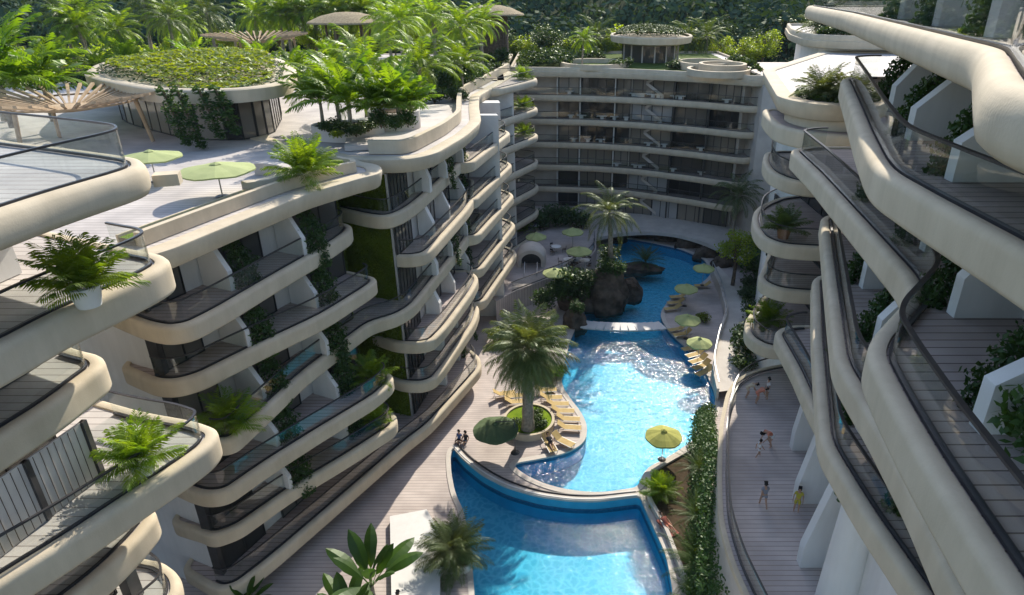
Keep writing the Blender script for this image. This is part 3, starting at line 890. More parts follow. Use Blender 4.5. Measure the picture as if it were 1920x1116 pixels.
# feet of the block on the walkway
for (y, x0) in ((23.2, 11.7), (27.5, 12.9), (32.0, 14.2)):
    fin(Fb, (17.2, y), (-1, 0), 17.2 - x0, 8.0, 13.9, th=0.5, cut=0.82, knee=0.2, name='leaning_pier')
cl = MB(); cl.lathe((12.35, 20.4, 0), [(0.95, 8.0), (0.72, 14.0), (0.62, 17.4)], 24); weld_smooth(cl.build('round_column', M['white'], Fb))
cl = MB(); cl.seg((13.6, 20.0), (18, 20.0), 8, 11.4, 0.4); cl.build('wall', M['white'], Fb)
cl = MB(); cl.box((13.2, 20.0, 9.6), (0.16, 0.2, 3.2)); cl.build('door_frame', M['metal'], Fb)
# ------------------------------------------------------------------ ground, pools, terrain
UP_PX = [(957, 870), (985, 893), (1030, 912), (1080, 922), (1130, 925), (1196, 915), (1203, 897), (1215, 878), (1258, 856), (1310, 820), (1338, 780), (1343, 740), (1322, 695), (1285, 650), (1258, 626), (1243, 605), (1238, 588), (1255, 562), (1285, 548), (1322, 528), (1335, 512), (1320, 485), (1275, 466), (1225, 455), (1180, 447), (1145, 446), (1140, 470), (1150, 500), (1120, 545), (1085, 600), (1068, 640), (1055, 690), (1052, 722), (1066, 745), (1090, 775), (1101, 800), (1097, 830), (1062, 850), (1010, 861)]
UP = fillet(PX(UP_PX, 0), 1.2)[0]
LOW_PX = [(849, 838), (870, 862), (905, 890), (950, 913), (1010, 930), (1070, 938), (1120, 939), (1200, 929), (1207, 945), (1225, 985), (1250, 1040), (1262, 1100), (1268, 1200), (892, 1200), (888, 1116), (882, 1030), (868, 960), (852, 925), (845, 890), (843, 855)]
LOW = fillet(PX(LOW_PX, 0), 0.7)[0]
OUT = [(-45, 8), (45, 8), (45, 122), (-45, 122)]
dk = MB(); dk.poly(OUT, 0.0, 0, True, (UP, LOW))
tag(dk.build('pool_deck', M['deckfine']), kind='structure')
zw1, zw2 = -0.16, -0.95
wm = MB(); wm.poly(UP, zw1); tag(wm.build('pool_water', M['water']), kind='structure')
wm = MB(); wm.poly(LOW, zw2); tag(wm.build('lower_pool_water', M['water2']), kind='structure')
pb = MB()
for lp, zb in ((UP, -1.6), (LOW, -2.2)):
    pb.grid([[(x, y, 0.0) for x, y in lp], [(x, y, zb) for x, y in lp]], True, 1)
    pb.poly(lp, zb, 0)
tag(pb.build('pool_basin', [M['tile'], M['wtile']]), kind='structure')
M['band'] = noisy('waterline_tile', (0.02, 0.10, 0.19), (0.04, 0.17, 0.28), 6, 0.3, 0, 1, 0.4)
# rim stones round the water
rim = MB()
a_ = sum(UP[i - 1][0] * UP[i][1] - UP[i][0] * UP[i - 1][1] for i in range(len(UP)))
upc = UP if a_ > 0 else UP[::-1]
bar(rim, upc, -0.04, 0.42, -0.1, 0.05, True)
wb = MB(); bar(wb, upc, -0.025, -0.005, -0.42, -0.11, True)
a_ = sum(LOW[i - 1][0] * LOW[i][1] - LOW[i][0] * LOW[i - 1][1] for i in range(len(LOW)))
loc_ = LOW if a_ > 0 else LOW[::-1]
bar(rim, loc_, -0.06, 0.3, -0.12, 0.06, True)
bar(wb, loc_, -0.025, -0.005, -1.2, -0.80, True); tag(wb.build('waterline_tiles', M['band']), kind='structure')
tag(rim.build('pool_coping', M['stone']), kind='structure')
# dark rail along the curved weir
wr = root('weir_rail', (-2, 38, 0), 'thin dark line of a low rail along the curved wall between the two pools', 'rail')
wl = fillet(PX([(857, 833), (880, 858), (915, 884), (955, 905), (1010, 922), (1070, 930), (1120, 931), (1192, 923)], 0.0), 1.0, False)[0]
m_ = MB(); bar(m_, wl, -0.06, 0.02, 0.02, 0.13); m_.build('kerb', M['metal'], wr)
m_ = MB(); bar(m_, offs(wl, 0.36), -0.05, 0.05, 0.06, 0.10); m_.build('edge_strip', M['white'], wr)

# terrain
def fbm(x, y, s=1.0):
    return (math.sin(x * .031 * s + 1.3) * math.cos(y * .027 * s + .4) + .5 * math.sin(x * .07 * s + y * .05 * s + 2.1) + .25 * math.sin(x * .16 * s - y * .13 * s))
def th(x, y):
    ins = -64 < x < 46 and y < 124
    if ins: return -5.0
    dd = max(y - 124, 0) if -64 < x < 46 else max(y - 124, 0) * 0.8 + max(abs(x + 9) - 55, 0) * 0.25
    z = 17.5 + dd * 0.10 + max(dd - 60, 0) * 0.16 + fbm(x, y) * min(dd * 0.06, 13)
    if y < 40: z -= (40 - y) * 0.4
    return z
tm = MB()
xs = [-900, -600, -450] + list(range(-320, -64, 16)) + [-64.5, -63.5] + list(range(-52, 46, 14)) + [45.5, 46.5] + list(range(60, 330, 16)) + [450, 600, 900]
ys = [-60, 0, 40, 80, 110, 123.5, 124.5] + list(range(135, 330, 12)) + list(range(340, 700, 30)) + [800, 1000]
tm.grid([[(x, y, th(x, y)) for x in xs] for y in ys], False, 0)
M['forestfloor'] = noisy('forest_floor', (0.02, 0.035, 0.012), (0.04, 0.06, 0.02), 0.2, 0.95, 0.5, 1.0, 0.1)
tag(tm.build('terrain', M['forestfloor'], smooth=True), kind='structure')

# ---- raised walkway on the right
WK = PX([(1400, 1116), (1375, 1060), (1352, 980), (1349, 900), (1352, 800), (1365, 738), (1380, 716), (1410, 698), (1460, 686)], 8.0)
wk_edge = fillet([(9.6, 15)] + WK + [(19, 42)], 1.2, False)[0]
wkp = wk_edge + [(30, 42), (30, 15)]
m_ = MB(); m_.poly(wkp[::-1], 7.98)
tag(m_.build('walkway', M['deckfine']), kind='structure')
wall_ = root('retaining_wall', (12, 28, 0), 'wall with a pale rounded rim that carries the raised shaded walkway on the right', 'wall')
rev = wk_edge[::-1]
m_ = MB(); bar(m_, rev, -0.35, 0.02, -0.2, 7.94); m_.build('wall_face', M['stone'], wall_)
m_ = MB(); bar(m_, rev, -0.12, 0.13, 7.72, 8.05); weld_smooth(m_.build('rim', M['beige'], wall_))
gr = root('glass_railing', (9, 26, 8), 'curved glass railing with dark top rail along the raised walkway', 'railing')
railing(gr, rev, 8.06, inset=0.35)

# ---- cafe terrace, far shelf, path
tf = fillet(PX([(930, 566), (962, 547), (1010, 529), (1060, 509), (1100, 489), (1119, 468), (1117, 448)], 2.5), 1.5, False)[0]
terr = tf + [(8, 98.6), (-8.2, 98.6), (-9.2, 80), (-9.5, 70)]
m_ = MB(); m_.poly(terr, 2.5); m_.grid([[(x, y, 2.5) for x, y in tf], [(x, y, -0.2) for x, y in tf]], False, 0)
tag(m_.build('cafe_terrace', M['deckfine']), kind='structure')
g2 = root('glass_railing', (0, 72, 2.5), 'curved glass railing round the sunlit cafe terrace above the rocks', 'railing')
railing(g2, offs(tf, -0.15)[4:], 2.5, inset=0.1)
shelf = fillet(PX([(1117, 446), (1160, 437), (1215, 434), (1265, 438), (1310, 450), (1358, 470), (1396, 490)], 2.0), 1.5, False)[0]
m_ = MB(); m_.poly(shelf + [(28, 84), (28, 92), (6.5, 98)], 2.0); m_.grid([[(x, y, 2.0) for x, y in shelf], [(x, y, 1.5) for x, y in shelf]], False, 0)
tag(m_.build('lobby_path', M['stone']), kind='structure')
# right hand curving path with low parapet
pe = fillet(PX([(1335, 505), (1353, 545), (1363, 590), (1347, 635), (1336, 690), (1346, 735)], 0.9), 1.5, False)[0]
m_ = MB(); m_.poly(pe[::-1] + [(22.5, 76), (24, 62), (20, 50)][::-1][::-1][::-1] if False else pe[::-1] + [(21, 78), (23, 64), (19, 50)], 0.9)
tag(m_.build('path', M['stone']), kind='structure')
g3 = root('curved_parapet', (14, 62, 0), 'thin curving pale parapet between lounger deck and shaded path on the right', 'parapet')
m_ = MB(); bar(m_, pe, -0.1, 0.12, 0.0, 1.25); weld_smooth(m_.build('wall', M['stone'], g3))
m_ = MB(); bar(m_, pe, -0.04, 0.04, 1.9, 1.98)
for i in range(0, len(pe), 3): m_.box((pe[i][0], pe[i][1], 1.58), (0.05, 0.05, 0.66))
m_.build('handrail', M['steel'], g3)

# ---- white slab at the lower left and planter beside it
ws = root('garden_wall', (-9, 31, 0), 'broad white sunlit block at the bottom beside the lower pool', 'wall')
sl_ = PX([(735, 1180), (731, 968), (800, 955), (826, 1000), (824, 1180)], 0.5)
m_ = MB(); m_.prism(sl_, -0.1, 0.5); m_.build('block', M['white'], ws)
pl2 = root('planter', (-6.5, 31, 0), 'planter beside the white block holding the bushy palm at the pool edge', 'planter')
c_ = P(850, 1050, 0.4)
m_ = MB(); q_ = [(c_[0] - 1.2, c_[1] - 0.9), (c_[0] + 1.15, c_[1] - 0.7), (c_[0] + 1.0, c_[1] + 1.2), (c_[0] - 1.2, c_[1] + 1.2)]
q2 = fillet(q_, 0.3)[0]
bar(m_, q2, -0.14, 0, 0.0, 0.55, True); m_.build('rim', M['stone'], pl2)
m_ = MB(); m_.poly(offs(q2, -0.14, True), 0.42); m_.build('soil', M['soil'], pl2)

# ---- round planter on the deck
rp = root('planter', (-2.2, 45.3, 0), 'round pale planter with lawn and bushes at the foot of the tall deck palm', 'planter')
m_ = MB(); bar(m_, ell(-2.15, 45.35, 2.15, 2.3), -0.22, 0, 0, 0.62, True); weld_smooth(m_.build('rim', M['beige'], rp), 50)
m_ = MB(); m_.poly(ell(-2.15, 45.35, 1.95, 2.1), 0.5); m_.build('lawn', M['grass'], rp)

# ---- planter by the pool on the right with its wall
pr_ = root('planter', (8, 36, 0), 'dark planted bed beside the lower pool below the yellow green parasol', 'planter')
bed = fillet(PX([(1213, 895), (1258, 868), (1300, 845)], 0) + [(13.3, 46.5), (11.2, 38.5), (9.4, 31), (8.8, 22)] + PX([(1290, 1120), (1275, 1080), (1245, 1000), (1212, 940)], 0), 0.7)[0]
a_ = sum(bed[i - 1][0] * bed[i][1] - bed[i][0] * bed[i - 1][1] for i in range(len(bed)))
if a_ < 0: bed = bed[::-1]
m_ = MB(); bar(m_, bed, -0.25, 0, 0.0, 0.5, True); weld_smooth(m_.build('rim', M['stone'], pr_), 50)
m_ = MB(); m_.poly(offs(bed, -0.2, True), 0.33); m_.build('soil', M['soil'], pr_)

# ------------------------------------------------------------------ rocks
def noise3(p, s):
    x, y, z = p[0] * s, p[1] * s, p[2] * s
    return (math.sin(x * 1.7 + math.sin(y * 1.3 + 1)) + math.sin(y * 2.1 + z * 1.1 + math.sin(x * .9)) + math.sin(z * 1.9 + x * .7 + 2.2)) / 3
def boulder(loc, rad, label, seed, mat='rock', sub=4):
    bm = bmesh.new(); bmesh.ops.create_icosphere(bm, subdivisions=sub, radius=1)
    for v in bm.verts:
        p = v.co.copy() + Vector((seed * 3.1, seed * 1.7, seed * .7))
        k = 1 + 0.22 * noise3(p, 1.6) + 0.12 * noise3(p, 4.3) + 0.06 * noise3(p, 10.1)
        v.co = Vector((v.co.x * rad[0] * k, v.co.y * rad[1] * k, max(v.co.z * rad[2] * k, -0.5 * rad[2])))
    me = bpy.data.meshes.new('boulder'); bm.to_mesh(me); bm.free()
    me.materials.append(M[mat])
    o = bpy.data.objects.new('boulder', me); COL.objects.link(o); o.location = loc
    return tag(o, label, 'rock', 'rocks round the upper pool')
boulder((5.9, 68.2, 1.2), (2.6, 2.0, 3.5), 'biggest dark brown rock standing in the pool under the palm', 1, sub=5)
boulder((2.6, 67.8, 0.8), (2.0, 1.6, 2.8), 'brown rock left of the biggest one, grown over with creepers', 2, sub=5)
boulder((8.9, 70.6, 0.4), (1.3, 1.2, 2.1), 'small reddish rock leaning on the right side of the biggest one', 3)
boulder((2.2, 63.4, 0.0), (1.3, 1.2, 2.1), 'dark rock at the left end of the footbridge', 4)
boulder((10.8, 79.5, -0.3), (3.2, 1.6, 0.9), 'long flat rock island with a spiky plant in the upper pool', 5)
for i, (x, y, rx, rz) in enumerate(((1160, 447, 2.2, 2.0), (1205, 446, 2.4, 2.2), (1250, 452, 2.3, 2.4), (1290, 464, 2.4, 2.5), (1325, 482, 2.2, 2.4), (1352, 500, 2.0, 2.4))):
    p = P(x, y, 0)
    boulder((p[0], p[1] + 0.3, 0.0), (rx * .8, 0.9, min(rz, 2.1) * .72), ('%s rock from the left in the dark bank at the far end of the pool' % ('first', 'second', 'third', 'fourth', 'fifth', 'sixth')[i]), 10 + i)

# ------------------------------------------------------------------ plants
def frond(mb, base, az, e0, L, droop, nl, ll, wd, rg, fold=0.25, mi=0, ribw=0.018, twist=0.0):
    seg = 9
    pos = Vector(base); e = e0; pts = [pos.copy()]; tans = []
    dirh = Vector((math.cos(az), math.sin(az), 0))
    side0 = Vector((-math.sin(az), math.cos(az), 0))
    for k in range(seg):
        t = dirh * math.cos(e) + Vector((0, 0, 1)) * math.sin(e)
        tans.append(t); pos = pos + t * (L / seg); pts.append(pos.copy())
        e -= droop / seg * (0.5 + 1.1 * k / seg)
    tans.append(tans[-1])
    for k in range(seg):
        wv = side0 * ribw * (1 - 0.8 * k / seg); wv2 = side0 * ribw * (1 - 0.8 * (k + 1) / seg)
        mb.face([tuple(pts[k] - wv), tuple(pts[k] + wv), tuple(pts[k + 1] + wv2), tuple(pts[k + 1] - wv2)], mi)
    for i in range(nl):
        t = (0.12 + 0.88 * (i + 0.5) / nl)
        f = t * seg; k = min(int(f), seg - 1); u = f - k
        p = pts[k].lerp(pts[k + 1], u); T = tans[k].lerp(tans[k + 1], u).normalized()
        U = side0.cross(T) * -1
        ln = ll * (math.sin(math.pi * (0.12 + 0.80 * t)) ** 0.7) * rg.uniform(0.85, 1.1)
        th_ = R(28 + 34 * t)
        for sgn in (-1, 1):
            dv = (side0 * sgn * math.cos(th_) + T * math.sin(th_) + U * fold * (1 - t)) .normalized()
            dv = (dv + Vector((0, 0, -0.30 + rg.uniform(-.12, .12)))).normalized()
            wv = T * wd
            md = p + dv * ln * 0.5 + Vector((0, 0, 0.03 * ln))
            tip = p + dv * ln + Vector((0, 0, -0.16 * ln))
            mb.face([tuple(p - wv * .5), tuple(md - wv), tuple(tip), tuple(md + wv)], mi)


def crown_mb(n, L, nl, ll, wd, ehi, elo, droop, rg, z=0.0, c=(0, 0)):
    mb = MB()
    for i in range(n):
        u = (i + .5) / n
        az = i * 2.39996 + rg.uniform(-.2, .2)
        e0 = R(lerp(ehi, elo, u) + rg.uniform(-8, 8))
        frond(mb, (c[0] + 0.06 * math.cos(az), c[1] + 0.06 * math.sin(az), z - 0.15 * u), az, e0, L * rg.uniform(.82, 1.1), R(droop) * rg.uniform(.8, 1.2), nl, ll, wd, rg)
    return mb


def make_palm(name, h, rad, n, L, nl, ll, wd, ehi, elo, droop, mat, seed, lean=0.3, hang=0):
    rg = random.Random(seed); r_ = proto(name)
    tk = MB(); pts = []
    for k in range(14):
        t = k / 13; pts.append((lean * t * t, lean * 0.4 * t, h * t))
    rr = [rad * (1.25 - 0.45 * min(1, k / 13 * 1.3)) * (1.0 + (0.07 if k % 2 else -0.05)) for k in range(14)]
    rr[0] *= 1.25
    tk.tube(pts, rr, 9)
    rings = 26
    tk.build('trunk', M['trunk'], r_, smooth=True)
    cm = crown_mb(n, L, nl, ll, wd, ehi, elo, droop, rg, h, (lean, lean * .4))
    cm.build('crown', M[mat], r_)
    return r_


def make_bush(name, n, L, nl, ll, wd, ehi, elo, droop, mat, seed, pot=None, z0=0.0, stalks=3):
    rg = random.Random(seed); r_ = proto(name)
    if pot:
        p = MB(); p.lathe((0, 0, 0), [(0.0, 0.01), (0.30, 0.01), (0.40, 0.5), (0.43, 0.62), (0.36, 0.62), (0.35, 0.53), (0, 0.53)], 20)
        weld_smooth(p.build('pot', M[pot], r_), 45)
    cm = MB()
    for s in range(stalks):
        a = s * 2.1; c = (0.12 * math.cos(a), 0.12 * math.sin(a)) if stalks > 1 else (0, 0)
        sub = crown_mb(n // stalks, L, nl, ll, wd, ehi, elo, droop, rg, z0 + 0.1 * s, c)
        b = len(cm.v); cm.v.extend(sub.v); cm.f.extend(tuple(i + b for i in f) for f in sub.f); cm.m.extend(sub.m)
    cm.build('fronds', M[mat], r_)
    return r_


def leaf(mb, p, s, rg, up=0.5, mi=0):
    a = rg.uniform(0, 6.283); b = rg.uniform(-1, 1)
    nrm = Vector((math.cos(a) * math.sqrt(max(0, 1 - b * b)), math.sin(a) * math.sqrt(max(0, 1 - b * b)), abs(b) + up)).normalized()
    t = nrm.cross(Vector((rg.uniform(-1, 1), rg.uniform(-1, 1), rg.uniform(-.3, .3))))
    if t.length < 1e-3: t = nrm.orthogonal()
    t.normalize(); q = nrm.cross(t)
    p = Vector(p)
    mb.face([tuple(p - t * s), tuple(p + q * s * .5), tuple(p + t * s), tuple(p - q * s * .5)], mi)


def cloud(mb, c, rad, n, s, rg, up=0.5, shell=0.55):
    for _ in range(n):
        while True:
            v = Vector((rg.uniform(-1, 1), rg.uniform(-1, 1), rg.uniform(-1, 1)))
            if 0.05 < v.length < 1: break
        rr = lerp(shell, 1.0, rg.random() ** .7)
        v = v.normalized() * rr * (1 + 0.16 * noise3(v.normalized() * 2 + Vector(c), 2.2))
        leaf(mb, (c[0] + v.x * rad[0], c[1] + v.y * rad[1], c[2] + v.z * rad[2]), s * rg.uniform(.6, 1.3), rg, up)


def make_tree(name, h, cr, nclump, nleaf, ls, mat, seed, trunk=0.2):
    rg = random.Random(seed); r_ = proto(name)
    tk = MB(); th_ = h - cr * 1.1
    tk.tube([(0, 0, 0), (0.1, 0.05, th_ * .5), (0.0, 0.1, th_), (0.05, 0, th_ + cr * .5)], [trunk * 1.3, trunk, trunk * .8, trunk * .4], 7)
    cm = MB()
    for i in range(nclump):
        a = i * 2.4 + rg.uniform(-.4, .4); u = rg.uniform(-0.5, 1)
        rr = cr * rg.uniform(.35, .75) * math.sqrt(max(0.1, 1 - (u * .8) ** 2))
        c = (rr * math.cos(a), rr * math.sin(a), h - cr + u * cr * .62)
        tk.tube([(0.0, 0.1, th_ * rg.uniform(.75, 1)), (c[0] * .5, c[1] * .5, (th_ + c[2]) / 2), (c[0] * .9, c[1] * .9, c[2])], [trunk * .4, trunk * .25, .02], 5)
        k = rg.uniform(.30, .48) * cr
        cloud(cm, c, (k, k, k * .8), nleaf // nclump, ls, rg, 0.5, 0.35)
    tk.build('trunk', M['bark'], r_, smooth=True)
    cm.build('crown', M[mat], r_)
    return r_


def blade(mb, base, az, e0, L, W, droop, rg, mi=0, stalk=0.35):
    """one broad banana-like leaf on its stalk"""
    seg = 10; pos = Vector(base); e = e0; rows = []
    dirh = Vector((math.cos(az), math.sin(az), 0)); sd = Vector((-math.sin(az), math.cos(az), 0))
    for k in range(seg + 1):
        t = k / seg
        T = dirh * math.cos(e) + Vector((0, 0, 1)) * math.sin(e)
        U = T.cross(sd)
        u = (t - stalk) / (1 - stalk)
        wv = 0.03 if u <= 0 else max(0.02, W * math.sin(math.pi * min(1, u * .93 + .07)) ** .6 * rg.uniform(.88, 1.05))
        up = U * (-0.30 if True else 0) * wv
        rows.append([tuple(pos - sd * wv - up * -1), tuple(pos), tuple(pos + sd * wv - up * -1)])
        pos = pos + T * (L / seg); e -= droop / seg * (0.4 + 1.2 * t)
    mb.grid(rows, False, mi)


def make_broad(name, n, L, W, e_hi, e_lo, droop, mat, seed, h=1.0, fan=False):
    rg = random.Random(seed); r_ = proto(name)
    tk = MB(); tk.tube([(0, 0, 0), (0.03, 0, h * .5), (0, 0.03, h), (0, 0, h + .4)], [0.16, 0.13, 0.11, 0.05], 8)
    tk.build('trunk', M['trunk'], r_, smooth=True)
    cm = MB()
    for i in range(n):
        u = (i + .5) / n
        az = (i * 2.39996 + rg.uniform(-.3, .3))
        blade(cm, (0, 0, h - .1 + .2 * u), az, R(lerp(e_hi, e_lo, u) + rg.uniform(-6, 6)), L * rg.uniform(.8, 1.1), W * rg.uniform(.8, 1.1), R(droop) * rg.uniform(.7, 1.2), rg)
    cm.build('leaves', M[mat], r_)
    return r_


def make_torn(name, n, L, e_hi, e_lo, droop, mat, seed, h):
    """palm with broad leaves torn into wide strips"""
    rg = random.Random(seed); r_ = proto(name)
    tk = MB(); tk.tube([(0, 0, 0), (0.03, 0, h * .5), (0, 0.03, h), (0, 0, h + .4)], [0.16, 0.13, 0.11, 0.05], 8)
    tk.build('trunk', M['trunk'], r_, smooth=True)
    cm = MB()
    for i in range(n):
        u = (i + .5) / n; az = i * 2.39996 + rg.uniform(-.3, .3)
        frond(cm, (0.05 * math.cos(az), 0.05 * math.sin(az), h + .2 - .3 * u), az, R(lerp(e_hi, e_lo, u) + rg.uniform(-7, 7)), L * rg.uniform(.8, 1.15), R(droop) * rg.uniform(.7, 1.3), 17, .78, .10, rg, .35, 0, .03)
    for i in range(5):
        az = i * 1.3 + rg.uniform(-.3, .3)
        blade(cm, (0, 0, h), az, R(rg.uniform(40, 85)), L * .9, .40, R(droop), rg)
    cm.build('leaves', M[mat], r_)
    return r_


# prototypes
PALM_BIG = make_palm('palm_tree', 7.5, 0.42, 105, 3.7, 36, 1.05, 0.045, 84, -60, 66, 'frondd', 11, 0.15)
PALM_ROCK = make_palm('palm_tree', 6.6, 0.28, 34, 4.1, 30, 0.85, 0.048, 80, -25, 95, 'frondd', 12, 0.35)
PALM_T = make_palm('palm_tree', 6.2, 0.20, 38, 3.8, 26, 0.9, 0.06, 82, -30, 85, 'frondy', 13, 0.4)
PALM_S = make_palm('palm_tree', 2.6, 0.13, 26, 3.0, 24, 0.8, 0.06, 84, 0, 80, 'frondy', 14, 0.15)
PALM_D = make_palm('palm_tree', 7.0, 0.20, 38, 4.0, 26, 0.8, 0.05, 78, -30, 90, 'frond', 15, 0.5)
POT_P = make_bush('potted_palm', 54, 1.45, 17, 0.46, 0.032, 88, 14, 42, 'frondy', 21, 'white', 0.6)
POT_T = make_bush('potted_palm', 50, 1.35, 17, 0.42, 0.030, 88, 18, 45, 'frond', 22, 'terracotta', 0.55)
BUSH_P = make_bush('fan_palm_bush', 54, 1.6, 18, 0.46, 0.032, 88, 10, 44, 'frondy', 23, None, 0.15)
BUSH_D = make_bush('palm_bush', 84, 2.3, 30, 0.58, 0.026, 84, 0, 66, 'frondd', 24, None, 0.5, 4)
CYCAD = make_bush('cycad', 40, 2.1, 24, 0.30, 0.022, 85, 5, 55, 'frond', 25, None, 0.4, 1)
BROAD = make_torn('broad_leaf_palm', 20, 3.2, 88, 22, 62, 'blade', 31, 1.6)
BROAD2 = make_torn('broad_leaf_palm', 18, 2.8, 88, 28, 55, 'blade', 32, 1.0)
BROAD3 = make_broad('banana_plant', 12, 3.0, 0.42, 88, 20, 60, 'banana', 34, 1.2)
TREE1 = make_tree('tree', 10, 4.2, 22, 3000, 0.22, 'treeleaf', 41)
TREE2 = make_tree('tree', 9, 3.6, 18, 2400, 0.22, 'treebright', 42)
TREE3 = make_tree('tree', 8, 3.0, 16, 2400, 0.16, 'treebright', 43)
def make_shrub(seed, n, s, mat, rad=(0.9, 0.9, 0.6)):
    rg = random.Random(seed); r_ = proto('shrub'); m = MB()
    for i in range(7):
        a = i * 2.4; k = 0.0 if i == 0 else 0.55
        cloud(m, (rad[0] * k * math.cos(a), rad[1] * k * math.sin(a), rad[2] * rg.uniform(.7, 1.2)), (rad[0] * .6, rad[1] * .6, rad[2] * .75), n // 7, s, rg, .5, .3)
    m.build('foliage', M[mat], r_)
    t = MB()
    for i in range(5):
        a = i * 1.3; t.tube([(0, 0, 0), (rad[0] * .35 * math.cos(a), rad[1] * .35 * math.sin(a), rad[2])], [.03, .01], 5)
    t.build('stem', M['bark'], r_)
    return r_
SHRUB = make_shrub(51, 900, 0.11, 'shrub')
SHRUBY = make_shrub(52, 900, 0.11, 'shruby')
SHRUBV = make_shrub(53, 800, 0.13, 'vine', (0.9, 0.9, 1.0))
# ------------------------------------------------------------------ more things: pergolas, pavilions, furniture, people
FW = ('top', 'second highest', 'third highest', 'fourth highest', 'fifth highest', 'sixth highest')
def make_vine(seed, n, s, lean0, lean1, h=3.3, r=0.36, ry=0.4):
    rg = random.Random(seed); r_ = proto('hanging_vine'); m = MB()
    for k in range(11):
        t = k / 10; kk = 1.15 if 2 < k < 8 else 0.75
        cloud(m, (lerp(lean1, lean0, t) + rg.uniform(-.1, .1), rg.uniform(-.12, .12), h * (t * 1.0)), (r * kk, ry * kk, h * .085), n // 11, s, rg, 0.1, 0.3)
    m.build('foliage', M['vine'], r_)
    st_ = MB(); st_.tube([(lean1, 0, 0), ((lean0 + lean1) / 2, .05, h * .5), (lean0, 0, h)], [.02, .03, .035], 5); st_.build('stem', M['bark'], r_)
    return r_
VN = make_vine(61, 2000, 0.10, -0.40, 0.55, 3.3, 0.36, 0.85)
VN2 = make_vine(62, 700, 0.10, -0.15, 0.2, 3.3, 0.30)
VN3 = make_vine(63, 2200, 0.09, -0.65, 0.75, 2.7, 0.46, 0.55)
NB = {'B': 'left wing', 'C': 'middle facade', 'F': 'nearest right block'}
NJ = {('B', 0): 'nearer fin', ('B', 1): 'farther fin', ('C', 1): 'middle fin', ('C', 2): 'far fin', ('C', 0): 'near fin', ('F', 0): 'farthest fin', ('F', 1): 'second farthest fin', ('F', 2): 'third farthest fin', ('F', 3): 'nearest fin'}
for (b, i, j), (x, y, z, z1) in FINS.items():
    if b == 'C' and (j == 0 or (j == 1 and i in (1, 3, 4))): continue
    if b == 'F' and i == 0 and j == 3: continue
    pr0 = {'B': VN, 'C': VN2, 'F': VN3}[b]
    rz = {'B': R(-23), 'C': R(-10), 'F': R(180)}[b]
    place(pr0, (x, y, z - (0.85 if b != 'F' else 0.25)), 'vine by the %s on the %s floor of the %s' % (NJ[(b, j)], FW[i], NB[b]), 'vine', 'vines hanging on the facades', rz, (1, 1, rng.uniform(.9, 1.08)))

# ---- oval roof pavilion on the left wing
rp_px = [(157, 141), (187, 150), (293, 170), (443, 170), (540, 157), (556, 132), (530, 112), (440, 98), (330, 98), (235, 108), (178, 122)]
rp_w = fillet(PX(rp_px, 26.6), 3.0)[0]
if sum(rp_w[i - 1][0] * rp_w[i][1] - rp_w[i][0] * rp_w[i - 1][1] for i in range(len(rp_w))) < 0: rp_w = rp_w[::-1]
cxp = sum(p[0] for p in rp_w) / len(rp_w); cyp = sum(p[1] for p in rp_w) / len(rp_w)
OP = root('roof_pavilion', (cxp, cyp, 22.8), 'large oval pavilion on the left roof under a bright yellow green planted top', 'pavilion')
m_ = MB(); sweep(m_, rp_w, [(-1.0, 0.0), (-0.7, 0.05), (0, 0.05), (0.12, -0.05), (0.08, -0.9), (-1.3, -1.05)], True, z=26.6); m_.poly(offs(rp_w, -0.8, True), 26.5); m_.poly(offs(rp_w, -1.2, True), 25.58, 0, False)
weld_smooth(m_.build('roof_rim', M['beige'], OP), 50)
inn = offs(rp_w, -1.7, True)
m_ = MB(); m_.prism(offs(inn, -0.3, True), 22.8, 25.6); m_.build('inner_wall', M['curtain'], OP)
for i in range(0, len(inn), 3):
    a, b = inn[i], inn[(i + 3) % len(inn)] if i + 3 < len(inn) else inn[0]
    if math.hypot(b[0] - a[0], b[1] - a[1]) > 0.4:
        window(OP, a, b, 22.8, 25.6, max(1, int(math.hypot(b[0] - a[0], b[1] - a[1]) / 1.3)), 'paneD')
rg = random.Random(5)
def inside(p, poly):
    c = False
    for a, b in zip(poly, poly[1:] + poly[:1]):
        if (a[1] > p[1]) != (b[1] > p[1]) and p[0] < (b[0] - a[0]) * (p[1] - a[1]) / (b[1] - a[1]) + a[0]: c = not c
    return c
def ground_leaves(name, poly, z, n, s, mat, seed, rise=0.5, up=1.4, kind='stuff', label=None, parent=None, h=0.5):
    rg = random.Random(seed); m = MB()
    x0, x1 = min(p[0] for p in poly), max(p[0] for p in poly); y0, y1 = min(p[1] for p in poly), max(p[1] for p in poly)
    cx, cy = (x0 + x1) / 2, (y0 + y1) / 2; k = 0
    while k < n:
        p = (rg.uniform(x0, x1), rg.uniform(y0, y1))
        if not inside(p, poly): continue
        q = max(0, 1 - (((p[0] - cx) / (x1 - x0) * 2) ** 2 + ((p[1] - cy) / (y1 - y0) * 2) ** 2))
        hh = z + rise * math.sqrt(q) + h * (0.5 + 0.5 * noise3((p[0], p[1], 0), 1.3)) * rg.uniform(.5, 1)
        leaf(m, (p[0], p[1], hh), s * rg.uniform(.6, 1.4), rg, up); k += 1
    o = m.build(name, M[mat], parent)
    if kind: o['kind'] = kind
    return o
ground_leaves('roof_planting', offs(rp_w, -1.6, True), 26.5, 9000, 0.22, 'shruby', 71, 1.0)
ground_leaves('roof_planting', offs(rp_w, -0.75, True), 26.45, 6500, 0.15, 'shrub', 72, 0.3)
rc_ = P(300, 190, 25.5)
